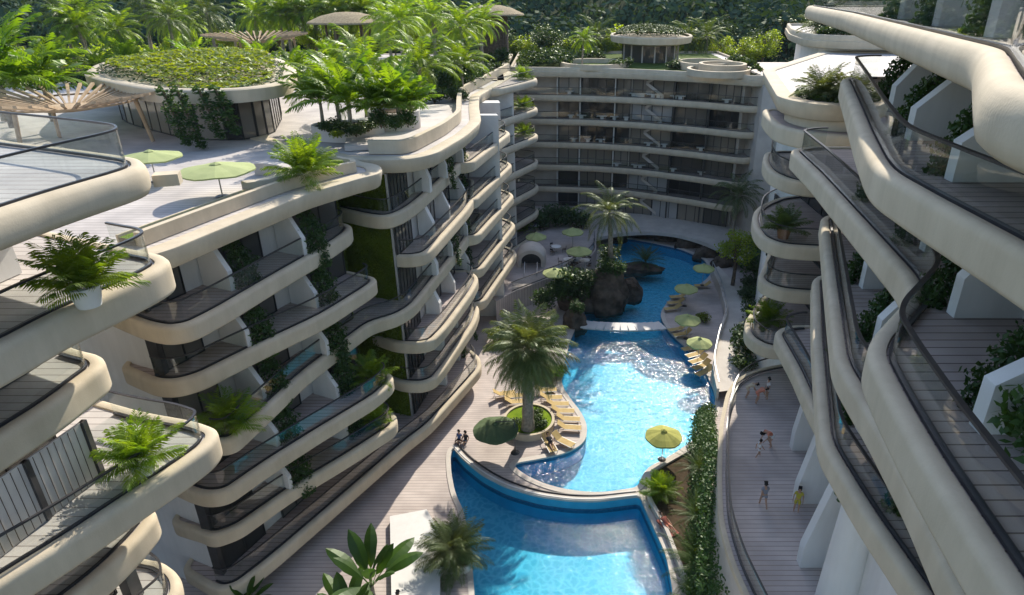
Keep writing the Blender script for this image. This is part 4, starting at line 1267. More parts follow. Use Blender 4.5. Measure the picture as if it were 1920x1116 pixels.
for k, (px_, py_, hh) in enumerate(((318, 178, 1.0), (345, 178, 1.05), (385, 176, 0.9), (415, 174, 0.85))):
    p = P(px_, py_, 26.5)
    place(VN2, (p[0], p[1] - 0.15, 26.9 - 3.6 * hh), '%s curtain of creepers from the left falling over the front rim of the oval pavilion' % ('first', 'second', 'third', 'fourth')[k], 'vine', 'creepers over the pavilion rim', 0, (2.0, 1.2, hh * 1.05))

# ---- slatted fan pergolas
def pergola(c, rad, z, label, cone=0.9, n=44, post=None):
    r_ = root('fan_pergola', (c[0], c[1], 22.8), label, 'pergola', 'timber fan pergolas on the roof')
    for k in range(n):
        a = 2 * math.pi * k / n
        m = MB(); i0 = 0.28
        p0 = Vector((c[0] + rad * i0 * math.cos(a), c[1] + rad * i0 * math.sin(a), z)); p1 = Vector((c[0] + rad * math.cos(a), c[1] + rad * math.sin(a), z + cone))
        sd = Vector((-math.sin(a), math.cos(a), 0)); w0, w1 = 0.05, 0.11
        for zz in (0.0, -0.16):
            m.face([tuple(p0 - sd * w0 + Vector((0, 0, zz))), tuple(p0 + sd * w0 + Vector((0, 0, zz))), tuple(p1 + sd * w1 + Vector((0, 0, zz))), tuple(p1 - sd * w1 + Vector((0, 0, zz)))])
        for s_ in (-1, 1):
            m.face([tuple(p0 + sd * w0 * s_), tuple(p1 + sd * w1 * s_), tuple(p1 + sd * w1 * s_ + Vector((0, 0, -.16))), tuple(p0 + sd * w0 * s_ + Vector((0, 0, -.16)))])
        m.face([tuple(p1 - sd * w1), tuple(p1 + sd * w1), tuple(p1 + sd * w1 + Vector((0, 0, -.16))), tuple(p1 - sd * w1 + Vector((0, 0, -.16)))])
        m.build('slat', M['wood'], r_)
    m = MB(); m.lathe((c[0], c[1], z), [(0, -0.25), (rad * .30, -0.2), (rad * .30, -0.02), (0, 0.05)], 32); weld_smooth(m.build('hub', M['wood'], r_))
    m = MB(); bar(m, ell(c[0], c[1], rad * .72, rad * .72), -0.07, 0.07, z + cone * .55 - .28, z + cone * .55 - .16, True); m.build('ring_beam', M['wood'], r_)
    for a in (20, 140, 260):
        m = MB(); m.tube([(c[0] + rad * .78 * math.cos(R(a)), c[1] + rad * .78 * math.sin(R(a)), 22.8), (c[0] + rad * .70 * math.cos(R(a)), c[1] + rad * .70 * math.sin(R(a)), z + cone * .5 - .1)], [.13, .16], 8); m.build('post', M['wood'], r_, smooth=True)
c_ = P(128, 196, 25.7); d_ = c_[1] * math.cos(PITCH) + 7.3 * math.sin(PITCH)
pergola(c_, 158 / F_PX * d_, 25.6, 'sunlit fan pergola of radiating timber slats at the left edge, nearest to the viewer')
pergola((-38.5, 91), 6.4, 27.0, 'far fan pergola of radiating slats behind the oval planted pavilion')
def hat(c, rad, z, z0, label, sx=1.0, wall=True):
    r_ = root('thatched_shelter', (c[0], c[1], z0), label, 'shelter', 'thatched shelters at the back of the roof')
    m = MB(); m.lathe((c[0], c[1], z), [(0.0, 1.35), (rad * .3, 1.25), (rad * .65, 0.85), (rad, 0.1), (rad * 1.02, -.1), (rad * .9, -.12), (0, .5)], 36, 0, sx); weld_smooth(m.build('thatch_roof', M['thatch'], r_))
    for a in (45, 135, 225, 315):
        m = MB(); m.tube([(c[0] + rad * sx * .62 * math.cos(R(a)), c[1] + rad * .62 * math.sin(R(a)), z0), (c[0] + rad * sx * .62 * math.cos(R(a)), c[1] + rad * .62 * math.sin(R(a)), z + 0.2)], .16, 8); m.build('post', M['bark'], r_, smooth=True)
    if wall:
        m = MB(); m.prism(ell(c[0], c[1], rad * sx * .5, rad * .45, 24), z0, z - 0.1); m.build('back_wall', M['bark'], r_)
hat((-28.5, 98), 5.3, 28.9, 22.8, 'flat domed thatched roof further left behind the roof palms', 1.0, False)
hat((-9.5, 108), 4.8, 29.6, 22.8, 'dark walled shelter with a thatched roof above the far end of the left wing')

# ---- planters on the middle roof
def round_planter(c, r, z0, h, label, ry=None, mat='stone'):
    r_ = root('planter', (c[0], c[1], z0), label, 'planter', 'planters on the middle roof')
    e = ell(c[0], c[1], r, ry or r)
    m = MB(); bar(m, e, -0.18, 0, z0, z0 + h, True); weld_smooth(m.build('rim', M[mat], r_), 50)
    m = MB(); m.poly(offs(e, -0.15, True), z0 + h - 0.15); m.build('soil', M['soil'], r_)
c1_ = P(655, 258, 22.85); round_planter(c1_, 2.7, 22.84, 1.0, 'low oval planter with dark shrubs on the left of the middle roof', 1.9)
c2_ = P(742, 248, 22.85); round_planter(c2_, 2.0, 22.84, 1.7, 'tall round planter with leafy palms on the middle roof', 1.8)
m_ = root('raised_platform', (-12, 49, 22.8), 'low curved platform round the tall planter on the middle roof', 'platform')
e_ = fillet(PX([(625, 288), (700, 283), (775, 280), (800, 270), (850, 240), (866, 222), (855, 200), (800, 200), (700, 215), (640, 240)], 22.9), 1.0)[0]
a_ = sum(e_[i - 1][0] * e_[i][1] - e_[i][0] * e_[i - 1][1] for i in range(len(e_)))
if a_ < 0: e_ = e_[::-1]
b_ = MB(); b_.prism(offs(e_, -0.7, True), 22.84, 23.2); b_.build('step', M['stone'], m_)

# ---- plants on the roofs
RG = 'plants of the roof gardens'
def sow(pr_, lst, cat, z, group=RG):
    for (px_, py_, sc, lab) in lst:
        p = P(px_, py_, z); place(pr_, (p[0], p[1], z - 0.05), lab, cat, group, rng.uniform(0, 6.28), sc)
sow(BROAD, [(606, 236, 1.05, 'broad leaved palm at the left end of the roof planters, leaning over the glazed pavilion'), (660, 250, 1.25, 'tall broad leaved palm rising from the low oval planter'),
            (25, 238, 1.8, 'big broad leaved palm at the left edge of the photo above the pergola'), (100, 226, 1.4, 'broad leaved palm with bright hanging blades behind the nearest pergola')], 'palm', 23.6)
sow(BROAD2, [(750, 236, 1.25, 'bright broad leaved palm in the tall round planter'), (716, 236, 1.2, 'smaller broad leaved palm at the left rim of the tall round planter'), (772, 232, 0.9, 'short broad leaved palm at the right rim of the tall round planter')], 'palm', 24.3)
sow(PALM_S, [(640, 248, 1.3, 'feathery palm at the left side of the low oval planter'), (690, 225, 1.5, 'feathery palm between the oval and the round planter'), (790, 200, 1.4, 'feathery palm right of the tall round planter'),
             (868, 178, 1.2, 'feathery palm among the bushes beside the far roof parapet'), (10, 225, 1.6, 'feathery palm at the left edge behind the big broad leaved palm')], 'palm', 22.9)
sow(SHRUB, [(620, 246, .9, 'dark shrub at the left tip of the low oval planter'), (640, 252, 1.0, 'dark shrub on the front left of the low oval planter'), (668, 256, .9, 'dark shrub on the front right of the low oval planter'), (690, 247, .9, 'dark shrub at the right tip of the low oval planter')], 'shrub', 23.65)
sow(SHRUBV, [(715, 240, .8, 'leafy shrub on the left of the tall round planter'), (742, 244, .7, 'leafy shrub on the front of the tall round planter'), (765, 238, .75, 'leafy shrub on the right of the tall round planter')], 'shrub', 24.35)
sow(SHRUBY, [(633, 258, .55, 'small yellow green shrub at the front of the low oval planter')], 'shrub', 23.7)
for k, (px_, py_, sc) in enumerate(((815, 192, 1.6), (838, 182, 1.8), (858, 188, 1.3), (862, 168, 1.9), (884, 160, 1.7), (905, 148, 1.6), (925, 136, 1.5), (845, 160, 2.0), (820, 172, 1.8), (890, 135, 1.7), (800, 160, 2.0), (780, 178, 1.6), (870, 148, 1.8), (940, 122, 1.5), (910, 125, 2.0), (795, 140, 2.2), (850, 138, 2.2))):
    p = P(px_, py_, 22.9); place((SHRUB, SHRUBV, SHRUB)[k % 3], (p[0], p[1], 22.8), 'dark leafy bush massed along the roof edge parapet of the middle facade', 'shrub', 'bushes along the roof edge', k * 1.7, sc)
sow(PALM_T, [(872, 152, 1.0, 'tall palm with drooping fronds at the far end of the middle roof'), (905, 130, 1.0, 'tallest palm before the dark walled thatched shelter'), (760, 152, 1.1, 'big palm behind the tall round planter'), (738, 140, 1.0, 'big palm behind the broad leaved palms of the oval planter'),
             (820, 128, 1.1, 'leaning palm between the two thatched shelters')], 'palm', 22.9)
BGL = 'palms behind the left roof'
row = [(-66 + 4.2 * k + rng.uniform(-1, 1), 88 + rng.uniform(-3, 4), rng.uniform(.95, 1.2)) for k in range(10)] + [(-60 + 4.6 * k + rng.uniform(-1.3, 1.3), 99 + rng.uniform(-3, 4), rng.uniform(1.0, 1.25)) for k in range(10)]
row = [(x, y if x < -45 else max(y, 104) + 2, sc) for x, y, sc in row]
for k, (x, y, sc) in enumerate(row):
    place((PALM_T, PALM_D, PALM_T)[k % 3], (max(x, -61), y, 22.7), 'palm in the dense row behind the left roof', 'palm', BGL, k * 1.3, sc)
for k in range(9):
    place((BROAD, BROAD2)[k % 2], (-60 + 4.1 * k, 83.5 + rng.uniform(-1.5, 1.5), 22.7), 'broad leaved palm under the palm row behind the left roof', 'palm', 'broad leaved palms behind the left roof', k * 1.9, 1.15)
for k in range(12):
    place((SHRUBY, SHRUB)[k % 2], (-58 + 2.9 * k, 81.5 + rng.uniform(-1, 1), 22.7), 'shrub at the foot of the palm row behind the left roof', 'shrub', 'shrubs behind the left roof', k * 1.9, 1.5)
for k in range(22):
    x = -61 + k * 2.4 + rng.uniform(-1, 1); y = 112 + rng.uniform(-6, 8)
    place((TREE1, TREE2, TREE3)[k % 3], (x, y, 22.7), 'leafy tree in the thicket behind the left roof palms', 'tree', 'trees in the thicket behind the left roof', k * 1.1, rng.uniform(.5, .72))
hl = [P(x, y, 23.0) for x, y in ((-60, 160), (60, 142), (165, 136), (230, 120), (450, 113), (600, 120), (620, 116), (300, 110), (-60, 118))]
ground_leaves('roof_hedge', hl, 22.8, 8500, 0.30, 'treebright', 74, 0.8, 0.7, h=2.6)
sw = root('garden_wall', (-48, 88, 22.8), 'low pale wall between the roof palms and the oval pavilion', 'wall')
m_ = MB(); q = fillet([P(112, 122, 23.5), P(225, 117, 23.5)], .5, False)[0]; bar(m_, q, -0.3, 0.3, 22.7, 24.2); m_.build('wall_face', M['beige'], sw)
# hedge and plants on the far block
hq = [(-5.5, 99.5), (2, 100), (3.5, 108), (8, 109), (8, 118), (-5.5, 118)]
ground_leaves('roof_hedge', hq, 22.8, 9500, 0.25, 'shrub', 75, 0.5, 0.3, h=1.6)
hq = [(24.8, 90.5), (27.5, 91), (27.8, 104), (25, 104)]
ground_leaves('roof_hedge', hq, 22.8, 2600, 0.22, 'shrub', 76, 0.5, 0.3, h=1.4)
ground_leaves('roof_planting', ell(pc[0], pc[1], 5.4, 8.0), 26.6, 9000, 0.17, 'shrub', 77, 1.3, 1.0, h=0.35)
for k, (x, y, sc) in enumerate(((8.6, 98.5, 1.3), (10.0, 99.5, 1.4), (16.8, 97.5, 1.3), (17.8, 98.0, 1.0))):
    place(SHRUB, (x, y, 22.75), '%s clipped shrub from the left in front of the pavilion on the far block' % ('first', 'second', 'third', 'fourth')[k], 'shrub', 'shrubs on the far block', k, sc)
p = P(1092, 128, 22.9); place(PALM_T, (p[0], p[1] + 1, 22.8), 'slim grey green palm standing in the left seating ring of the far roof', 'palm', None, .4, .62)
# upper right roofs
for k in range(9):
    place((SHRUB, SHRUBV)[k % 2], (29.0 + k * 1.7, 75.4 - k * .28 + rng.uniform(-.3, .3), 28.35), 'green shrub in the row along the far right roof tier', 'shrub', 'shrubs along the far right roof tier', k, 1.2)
place(BUSH_D, (30.2, 79.5, 28.3), 'feathery palm bush on the far right roof tier', 'palm', None, 0, 1.3)
ground_leaves('roof_lawn', [(31, 77), (46, 75), (56, 94), (35, 94)], 28.42, 5000, 0.14, 'shruby', 79, 0.1, 1.5, h=0.15)
for k, (px_, py_, sc) in enumerate(((1540, 190, .85), (1586, 196, .75))):
    p = P(px_, py_, 26.8); place(BUSH_D, (p[0], p[1], 26.7), ('left' if k == 0 else 'right') + ' one of two feathery palms in the rounded planter on the right', 'palm', None, k, sc)
ground_leaves('planter_shrubs', offs(ple, -0.35) + [(19.5, 44.6)], 26.7, 2600, 0.13, 'shrub', 80, 0.35, 0.6, h=0.8)

# ---- trees behind, individually
TG = 'trees beyond the roofs'
def treeline(pr_, lst, lab, cat='tree'):
    for (x, y, sc) in lst:
        place(pr_, (x, y, max(17.0, th(x, y)) - 0.4), lab, cat, TG, rng.uniform(0, 6.28), sc)
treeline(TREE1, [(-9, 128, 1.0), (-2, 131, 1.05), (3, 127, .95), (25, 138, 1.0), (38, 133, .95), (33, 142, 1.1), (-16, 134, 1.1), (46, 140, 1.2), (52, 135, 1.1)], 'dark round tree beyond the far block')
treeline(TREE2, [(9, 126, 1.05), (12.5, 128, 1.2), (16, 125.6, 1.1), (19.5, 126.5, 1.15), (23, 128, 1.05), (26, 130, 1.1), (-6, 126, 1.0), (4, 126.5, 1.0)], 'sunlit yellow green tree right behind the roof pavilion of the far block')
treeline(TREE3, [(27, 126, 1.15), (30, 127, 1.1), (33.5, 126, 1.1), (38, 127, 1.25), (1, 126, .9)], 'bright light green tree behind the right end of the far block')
treeline(PALM_D, [(6.8, 125.5, 1.2), (24.2, 126.2, 1.15)], 'tall dark palm silhouetted beyond the far block', 'palm')
treeline(PALM_D, [(27.6, 125.5, 1.2)], 'tall dark palm with a bare trunk behind the stacked seating rings', 'palm')
treeline(TREE1, [(x, 128 + (i % 3) * 5, .9 + .1 * (i % 4)) for i, x in enumerate(range(-60, -18, 6))], 'tree of the dark wood edge far behind the left roof')
treeline(PALM_D, [(x, 126 + (i % 2) * 4, 1.1) for i, x in enumerate(range(-58, -14, 9))], 'palm rising from the wood edge far behind the left roof', 'palm')
# far wooded hills as one mass
rg = random.Random(91); fm = MB()
for k in range(1500):
    y = 136 + (rg.random() ** 1.4) * 430; x = rg.uniform(-0.95, 0.95) * (y * .85) - 6
    z = th(x, y); s = rg.uniform(2.6, 4.6) * (1 + y / 900)
    s = rng.uniform(2.4, 5.6) * (1 + y / 900); tall = rg.uniform(.9, 1.5)
    for _ in range(int(120 - y * .12)):
        a = rg.uniform(0, 6.283); b = rg.uniform(-.15, 1)
        v = Vector((math.cos(a) * math.sqrt(1 - b * b), math.sin(a) * math.sqrt(1 - b * b), b))
        rr = s * (1 + .22 * noise3(v * 2 + Vector((k, k * .3, 0)), 2.4)) * rg.uniform(.86, 1.03)
        c = Vector((x + v.x * rr, y + v.y * rr, z + s * .5 + v.z * rr * tall))
        nrm = (v + Vector((rg.uniform(-.45, .45), rg.uniform(-.45, .45), rg.uniform(-.3, .5)))).normalized()
        t = nrm.orthogonal().normalized(); t.rotate(Matrix.Rotation(rg.uniform(0, 6.28), 3, nrm)); u_ = nrm.cross(t)
        q_ = s * .13 * rg.uniform(.7, 1.4)
        fm.face([tuple(c - t * q_), tuple(c + u_ * q_ * .7), tuple(c + t * q_), tuple(c - u_ * q_ * .7)])
tag(fm.build('forest', M['farleaf']), kind='stuff')

# ---- plants lower down
p = P(990, 803, 0.5); place(PALM_BIG, (p[0], p[1], 0.4), 'tall palm with a dense grey green crown in the round planter by the loungers', 'palm')
place(PALM_ROCK, (6.3, 68.6, 4.4), 'palm on top of the big dark rock in the pool', 'palm', None, 2.2, 1.0)
place(PALM_ROCK, (24.0, 84.0, 1.8), 'shaded palm before the right end of the far block', 'palm', None, 0.7, 1.0)
place(TREE3, (21.3, 72.0, 0.6), 'small bright green tree beside the path before the rounded terraces', 'tree', None, 0.3, 1.02)
p = P(168, 572, 25.0); place(POT_P, (p[0], p[1], 24.97), 'potted palm in a white pot on the second terrace of the nearest left block', 'potted palm', 'potted palms on the terraces', 0, 1.0)
p = P(272, 889, 18.2); place(POT_P, (p[0], p[1], 18.17), 'potted palm in a white pot on the lower wide sunlit terrace at the left', 'potted palm', 'potted palms on the terraces', 2, 1.0)
p = P(1468, 446, 18.5); place(POT_T, (p[0], p[1], 18.47), 'potted palm in a terracotta pot on the rounded right terrace', 'potted palm', 'potted palms on the terraces', 1, 1.1)
BPG = 'palm bushes on balconies and roofs'
for (px_, py_, z, sc, lab) in ((1440, 605, 11.5, 1.0, 'small palm bush on the lowest rounded right terrace'), (433, 800, 12.4, 1.15, 'palm bush at the near end of the third balcony of the left wing'), (694, 712, 9.0, 1.1, 'shaded palm bush at the far tip of the balcony before the green wall'),
                             (706, 792, 5.6, .8, 'small bright palm bush at the far tip of the lowest curled balcony'), (574, 330, 23.3, 1.35, 'bright fan palm bush in the lawn corner of the left roof')):
    p = P(px_, py_, z); place(BUSH_P, (p[0], p[1], z - 0.03), lab, 'palm', BPG, px_, sc)
for z, lab in ((22.8, 'roof level balcony'), (19.2, 'top balcony'), (15.8, 'second balcony from the top'), (2.6, 'lowest balcony')):
    place(BUSH_P, (-4.0, 86.6, z - 0.03), 'palm bush on the %s at the left wing far end' % lab, 'palm', BPG, z, .95)
p = P(850, 1046, 0.5); place(BUSH_D, (p[0], p[1], 0.42), 'large bushy palm in the planter beside the white block at the bottom', 'palm', None, .5, 1.05)
p = P(1237, 925, 0.35); place(BUSH_P, (p[0], p[1], 0.3), 'bright bushy palm in the bed below the yellow green parasol', 'palm', BPG, 1.2, .95)
place(CYCAD, (11.8, 79.4, 0.5), 'spiky dark cycad on the flat rock island', 'plant', None, 0, 1.3)
p = P(705, 1150, 0.0); place(make_broad('banana_plant', 13, 3.4, 0.44, 88, 25, 55, 'banana', 33, 2.0), (p[0], p[1], 0), 'large leaved banana plant at the bottom edge left of the white block', 'plant', None, 0, 1.05)
p = P(655, 1190, 0.0); place(BROAD3, (p[0], p[1], 0), 'second banana plant half cut off at the bottom edge', 'plant', None, 2, .95)
p = P(470, 1150, 0.0); place(BROAD3, (p[0], p[1], 0), 'single broad leaved plant at the bottom edge before the left wing', 'plant', None, 1, .6)
sow(SHRUB, [(968, 797, .62, 'dark bush in the round planter left of the palm trunk'), (1012, 797, .75, 'dark bush in the round planter right of the palm trunk'), (1005, 782, .7, 'bush at the back of the round planter')], 'shrub', 0.5, None)
sow(BROAD2, [(1040, 712, .42, 'small broad leaved plant at the pool edge behind the loungers')], 'plant', 0.1, None)
sow(SHRUBY, [(1022, 706, 1.0, 'yellow green shrub behind the row of loungers'), (1050, 700, .8, 'yellow green shrub at the pool edge near the big palm'), (940, 640, 1.5, 'bright shrub under the left side of the big palm crown')], 'shrub', 0.1, None)
for k, (x, y, z, sc) in enumerate(((1.4, 66.6, 2.6, 1.6), (2.6, 66.2, 1.6, 1.5), (3.4, 66.4, 3.0, 1.4), (0.4, 66.4, 1.6, 1.6), (5.6, 67.0, 4.4, 1.2), (7.0, 67.6, 4.0, 1.1), (-1.2, 65.9, 0.6, 1.5), (2.4, 62.6, 1.8, .9), (6.2, 69.4, 4.6, 1.4))):
    place(SHRUBV, (x, y, z), 'dark creeper clump growing on the rocks below the cafe terrace', 'shrub', 'creepers on the rocks', k, sc)
for k, (px_, py_, sc) in enumerate(((1012, 432, 1.6), (1030, 428, 1.8), (1050, 426, 1.9), (1070, 426, 1.6), (1090, 430, 1.5))):
    p = P(px_, py_, 2.5); place(SHRUBV, (p[0], p[1] + .5, 2.5), '%s dark plant from the left along the foot of the far block' % ('first', 'second', 'third', 'fourth', 'fifth')[k], 'shrub', 'plants at the foot of the far block', k, sc)
for k, (px_, py_, sc) in enumerate(((1402, 520, 2.0), (1395, 560, 1.6), (1398, 600, 1.5), (1385, 640, 1.7), (1382, 665, 1.8), (1376, 690, 1.4), (1408, 480, 2.0), (1400, 540, 1.6), (1424, 500, 2.2))):
    p = P(px_, py_, 0.9); place((SHRUBV, SHRUB)[k % 2], (p[0] + .8, p[1], 0.8), 'dark shrub between the curving path and the rounded right terraces', 'shrub', 'shrubs along the path', k, sc)
p = P(1318, 602, 0); place(SHRUBY, (p[0], p[1], 0), 'yellow green shrub beside the middle parasols on the right deck', 'shrub', None, 0, .9)
# steep planting between lower pool and raised walkway
rg = random.Random(95); hm = MB()
for i in range(30):
    y = 46.5 - i * 0.8
    e1x = along([(12.9, 46.5), (12.0, 44), (10.5, 36), (9.0, 30), (8.0, 25), (7.7, 20)], i * 0.82)[0]
    hgt = min(6.2, 0.8 + i * .33)
    for k in range(3):
        zc = hgt * (k + .5) / 3
        cloud(hm, (e1x - 0.05 + 0.25 * (k - 1) + rg.uniform(-.25, .25), y, zc), (0.72, 0.95, hgt / 5 + .35), 230, 0.115, rg, .5, .5)
tag(hm.build('steep_hedge', M['vine']), kind='stuff')
for k, (x, y, sc) in enumerate(((8.1, 25.6, 1.0), (8.4, 28.0, 1.15), (8.9, 31.2, .8), (9.6, 34.8, .7))):
    place(CYCAD, (x, y, 1.5 + k * .8), '%s fern like palm from the bottom edge in the steep hedge below the walkway' % ('first', 'second', 'third', 'fourth')[k], 'plant', 'palms in the steep hedge', k, sc * 1.15)
for k, (i, y, sc) in enumerate(((0, 12, .9), (0, 15.5, .8), (2, 9.2, .9), (2, 16.3, .7), (3, 17.5, .6), (4, 18.6, .5))):
    z = (32.1, 29.0, 25.5, 22.0, 18.5, 15.0)[i]
    place(SHRUBV, (gx(z, y) + 1.6, y, z), '%s potless leafy plant from the top on the decks of the nearest right block' % ('first', 'second', 'third', 'fourth', 'fifth', 'sixth')[k] if False else '%s leafy plant, counted from the top, beside a fin of the nearest right block' % ('first', 'second', 'third', 'fourth', 'fifth', 'sixth')[k], 'plant', 'plants on the right decks', k, sc)

# ------------------------------------------------------------------ parasols
def make_umbrella(mat, rad, h, seed, tilt=0.0, off=0.0, tone='parasol'):
    r_ = proto('parasol'); n = 6
    m = MB(); ox = off
    tl = math.tan(R(tilt))
    def pt(r, k, z): a = 2 * math.pi * k / n + seed; x = r * math.cos(a); return (ox + x, r * math.sin(a), h + z + x * tl)
    rows = [[pt(r, k / 4, z - (0.05 * r / rad * (1 - math.cos(2 * math.pi * (k / 4 % 1))) if r > .3 else 0)) for k in range(n * 4)] for r, z in ((0.05, 0.42), (rad * .33, 0.30), (rad * .68, 0.14), (rad, -0.06), (rad, -0.18), (rad * .985, -0.18), (rad * .66, 0.09), (0.05, 0.36))]
    m.grid(rows, True); c = m.build('canopy', M[mat], r_)
    v = MB(); v.grid([[pt(r, k, z) for k in range(n)] for r, z in ((0.02, .56), (.22, .46), (.3, .40))], True); v.build('vent', M[mat], c)
    for k in range(n):
        b = MB(); b.tube([pt(0.06, k, 0.33), pt(rad * .98, k, -0.1)], .014, 4); b.build('rib', M['steel'], r_)
    b = MB()
    if off:
        b.tube([(0, 0, 0), (0, 0, h + .7)], .045, 8); b.tube([(0, 0, h + .68), (ox, 0, h + .58)], .035, 6)
    else: b.tube([(0, 0, 0), (0, 0, h + .5)], .035, 8)
    b.build('pole', M['metal' if off else 'steel'], r_, smooth=True)
    b = MB(); b.lathe((0, 0, 0), [(0, .1), (.28, .08), (.36, 0.01)], 16); b.build('base', M['metal'], r_, smooth=True)
    return r_
UM = make_umbrella('canvas', 1.75, 2.35, .2)
UMY = make_umbrella('canvasY', 1.55, 2.3, .5)
UMD = make_umbrella('canvasD', 1.75, 2.35, .1, 0, -1.45)
UG = 'green parasols'
for (px_, py_, z, sc, lab) in ((1005, 440, 2.5, 1.0, 'pale green parasol nearest to the balconies on the cafe terrace'), (1074, 431, 2.5, 1.05, 'pale green parasol at the back of the cafe terrace'), (1086, 467, 2.5, 1.15, 'pale green parasol over the cafe tables'), (1040, 507, 2.5, 1.0, 'pale green parasol at the front edge of the cafe terrace'),
                               (1320, 499, 0.9, .95, 'shaded parasol at the far right corner of the upper pool'), (1287, 537, 0.0, 1.0, 'farthest sunlit parasol on the right lounger deck'), (1290, 595, 0.0, 1.0, 'middle sunlit parasol on the right lounger deck'), (1312, 638, 0.0, .92, 'nearest sunlit parasol on the right lounger deck'),
                               (280, 288, 22.8, .95, 'light green parasol on the left roof, partly behind the glass of the nearest terrace'), (405, 312, 22.8, 1.1, 'light green parasol in the middle of the left roof')):
    hh = 1.65 if z > 20 else 2.5
    p = P(px_, py_, z + hh); place(UM, (p[0], p[1], z), lab, 'parasol', UG, px_ * .1, (sc * (1 if z > 20 else .76), sc * (1 if z > 20 else .76), hh / 2.55))
p = P(1245, 812, 2.55); place(UMY, (p[0], p[1], 0.05), 'yellow green parasol standing alone at the right edge of the big pool', 'parasol', UG, 0, (.9, .9, 1.0))
p = P(966, 849, 0); place(UMD, (p[0], p[1], 0.0), 'dark green side post parasol beside the round planter', 'parasol', UG, 0, 1.0)

# ------------------------------------------------------------------ loungers, tables, chairs
def make_lounger(mat, seed):
    r_ = proto('sun_lounger')
    m = MB(); m.box((0.35, 0, 0.34), (1.3, 0.62, 0.05)); weld_smooth(m.build('seat', M[mat], r_))
    m = MB(); q = [(-0.30, -.31), (-0.30, .31)]
    a = R(38); L = 0.72
    m.face([(-0.3, -.31, .365), (-0.3, .31, .365), (-0.3 - L * math.cos(a), .31, .365 + L * math.sin(a)), (-0.3 - L * math.cos(a), -.31, .365 + L * math.sin(a))])
    m.face([(-0.3, -.31, .315), (-0.3, .31, .315), (-0.3 - L * math.cos(a), .31, .315 + L * math.sin(a)), (-0.3 - L * math.cos(a), -.31, .315 + L * math.sin(a))][::-1])
    for y in (-.31, .31): m.face([(-0.3, y, .365), (-0.3 - L * math.cos(a), y, .365 + L * math.sin(a)), (-0.3 - L * math.cos(a), y, .315 + L * math.sin(a)), (-0.3, y, .315)])
    m.face([(-0.3 - L * math.cos(a), -.31, .365 + L * math.sin(a)), (-0.3 - L * math.cos(a), .31, .365 + L * math.sin(a)), (-0.3 - L * math.cos(a), .31, .315 + L * math.sin(a)), (-0.3 - L * math.cos(a), -.31, .315 + L * math.sin(a))])
    m.build('backrest', M[mat], r_)
    m = MB()
    for y in (-.335, .335): m.box((0.05, y, .33), (1.95, .03, .05))
    m.build('frame', M['steel'], r_)
    for x in (-0.75, 0.85):
        for y in (-.33, .33):
            m = MB(); m.box((x, y, .15), (.035, .035, .30)); m.build('leg', M['steel'], r_)
    return r_
LG = 'yellow sun loungers'
LN = make_lounger('yellow', 1)
for k, (px_, py_, a) in enumerate(((1022, 731, 4), (1032, 745, 2), (1044, 757, 0), (1054, 770, -2), (1064, 785, -4), (1066, 801, -6), (1055, 826, -38), (1030, 832, -70), (962, 742, 10), (966, 753, 6), (944, 738, 14))):
    lab = ('%s lounger counted from the back in the row along the island edge' % ('first', 'second', 'third', 'fourth', 'fifth', 'sixth')[k]) if k < 6 else ('lounger set askew at the front tip of the lounger row', 'lounger with a sunbather at the front of the island', 'lounger just left of the palm trunk, rear one', 'lounger just left of the palm trunk, front one', 'leftmost lounger in the shade of the palm crown')[k - 6]
    p = P(px_, py_, 0.35); place(LN, (p[0], p[1], 0), 'yellow ' + lab, 'sun lounger', LG, R(a), 1.05)
LAB_R = ('farthest', 'second farthest', 'third farthest', 'fourth farthest', 'fifth farthest', 'sixth farthest', 'seventh farthest', 'eighth farthest', 'ninth farthest', 'second nearest', 'nearest')
for k, (px_, py_) in enumerate(((1318, 535), (1272, 556), (1268, 567), (1262, 578), (1270, 617), (1280, 626), (1296, 652), (1304, 664), (1310, 675), (1316, 686), (1321, 697))):
    p = P(px_, py_, 0.35); place(LN, (p[0], p[1], 0), 'yellow lounger on the right deck, %s from the viewer in its line' % LAB_R[k], 'sun lounger', LG, R(185 + k * 3), 1.05)
def make_table():
    r_ = proto('cafe_table')
    m = MB(); m.lathe((0, 0, 0), [(0, .75), (.55, .75), (.56, .73), (.55, .71), (0, .70)], 24); m.build('table_top', M['white'], r_)
    m = MB(); m.tube([(0, 0, .03), (0, 0, .71)], .035, 8); m.build('pedestal', M['steel'], r_)
    m = MB(); m.lathe((0, 0, 0), [(0, .05), (.25, .03), (.28, 0)], 16); m.build('foot', M['steel'], r_)
    return r_
def make_chair():
    r_ = proto('cafe_chair')
    m = MB(); m.box((0, 0, .45), (.42, .42, .04)); m.build('seat', M['bark'], r_)
    m = MB(); m.tube([(-.2, -.2, .45), (-.26, -.19, .9), (-.26, .19, .9), (-.2, .2, .45)], .015, 5); m.box((-.25, 0, .78), (.02, .36, .2)); m.build('backrest', M['metal'], r_)
    for x in (-.18, .18):
        for y in (-.18, .18):
            m = MB(); m.tube([(x, y, .45), (x * 1.15, y * 1.15, 0)], .014, 5); m.build('leg', M['metal'], r_)
    return r_
TB, CH = make_table(), make_chair()
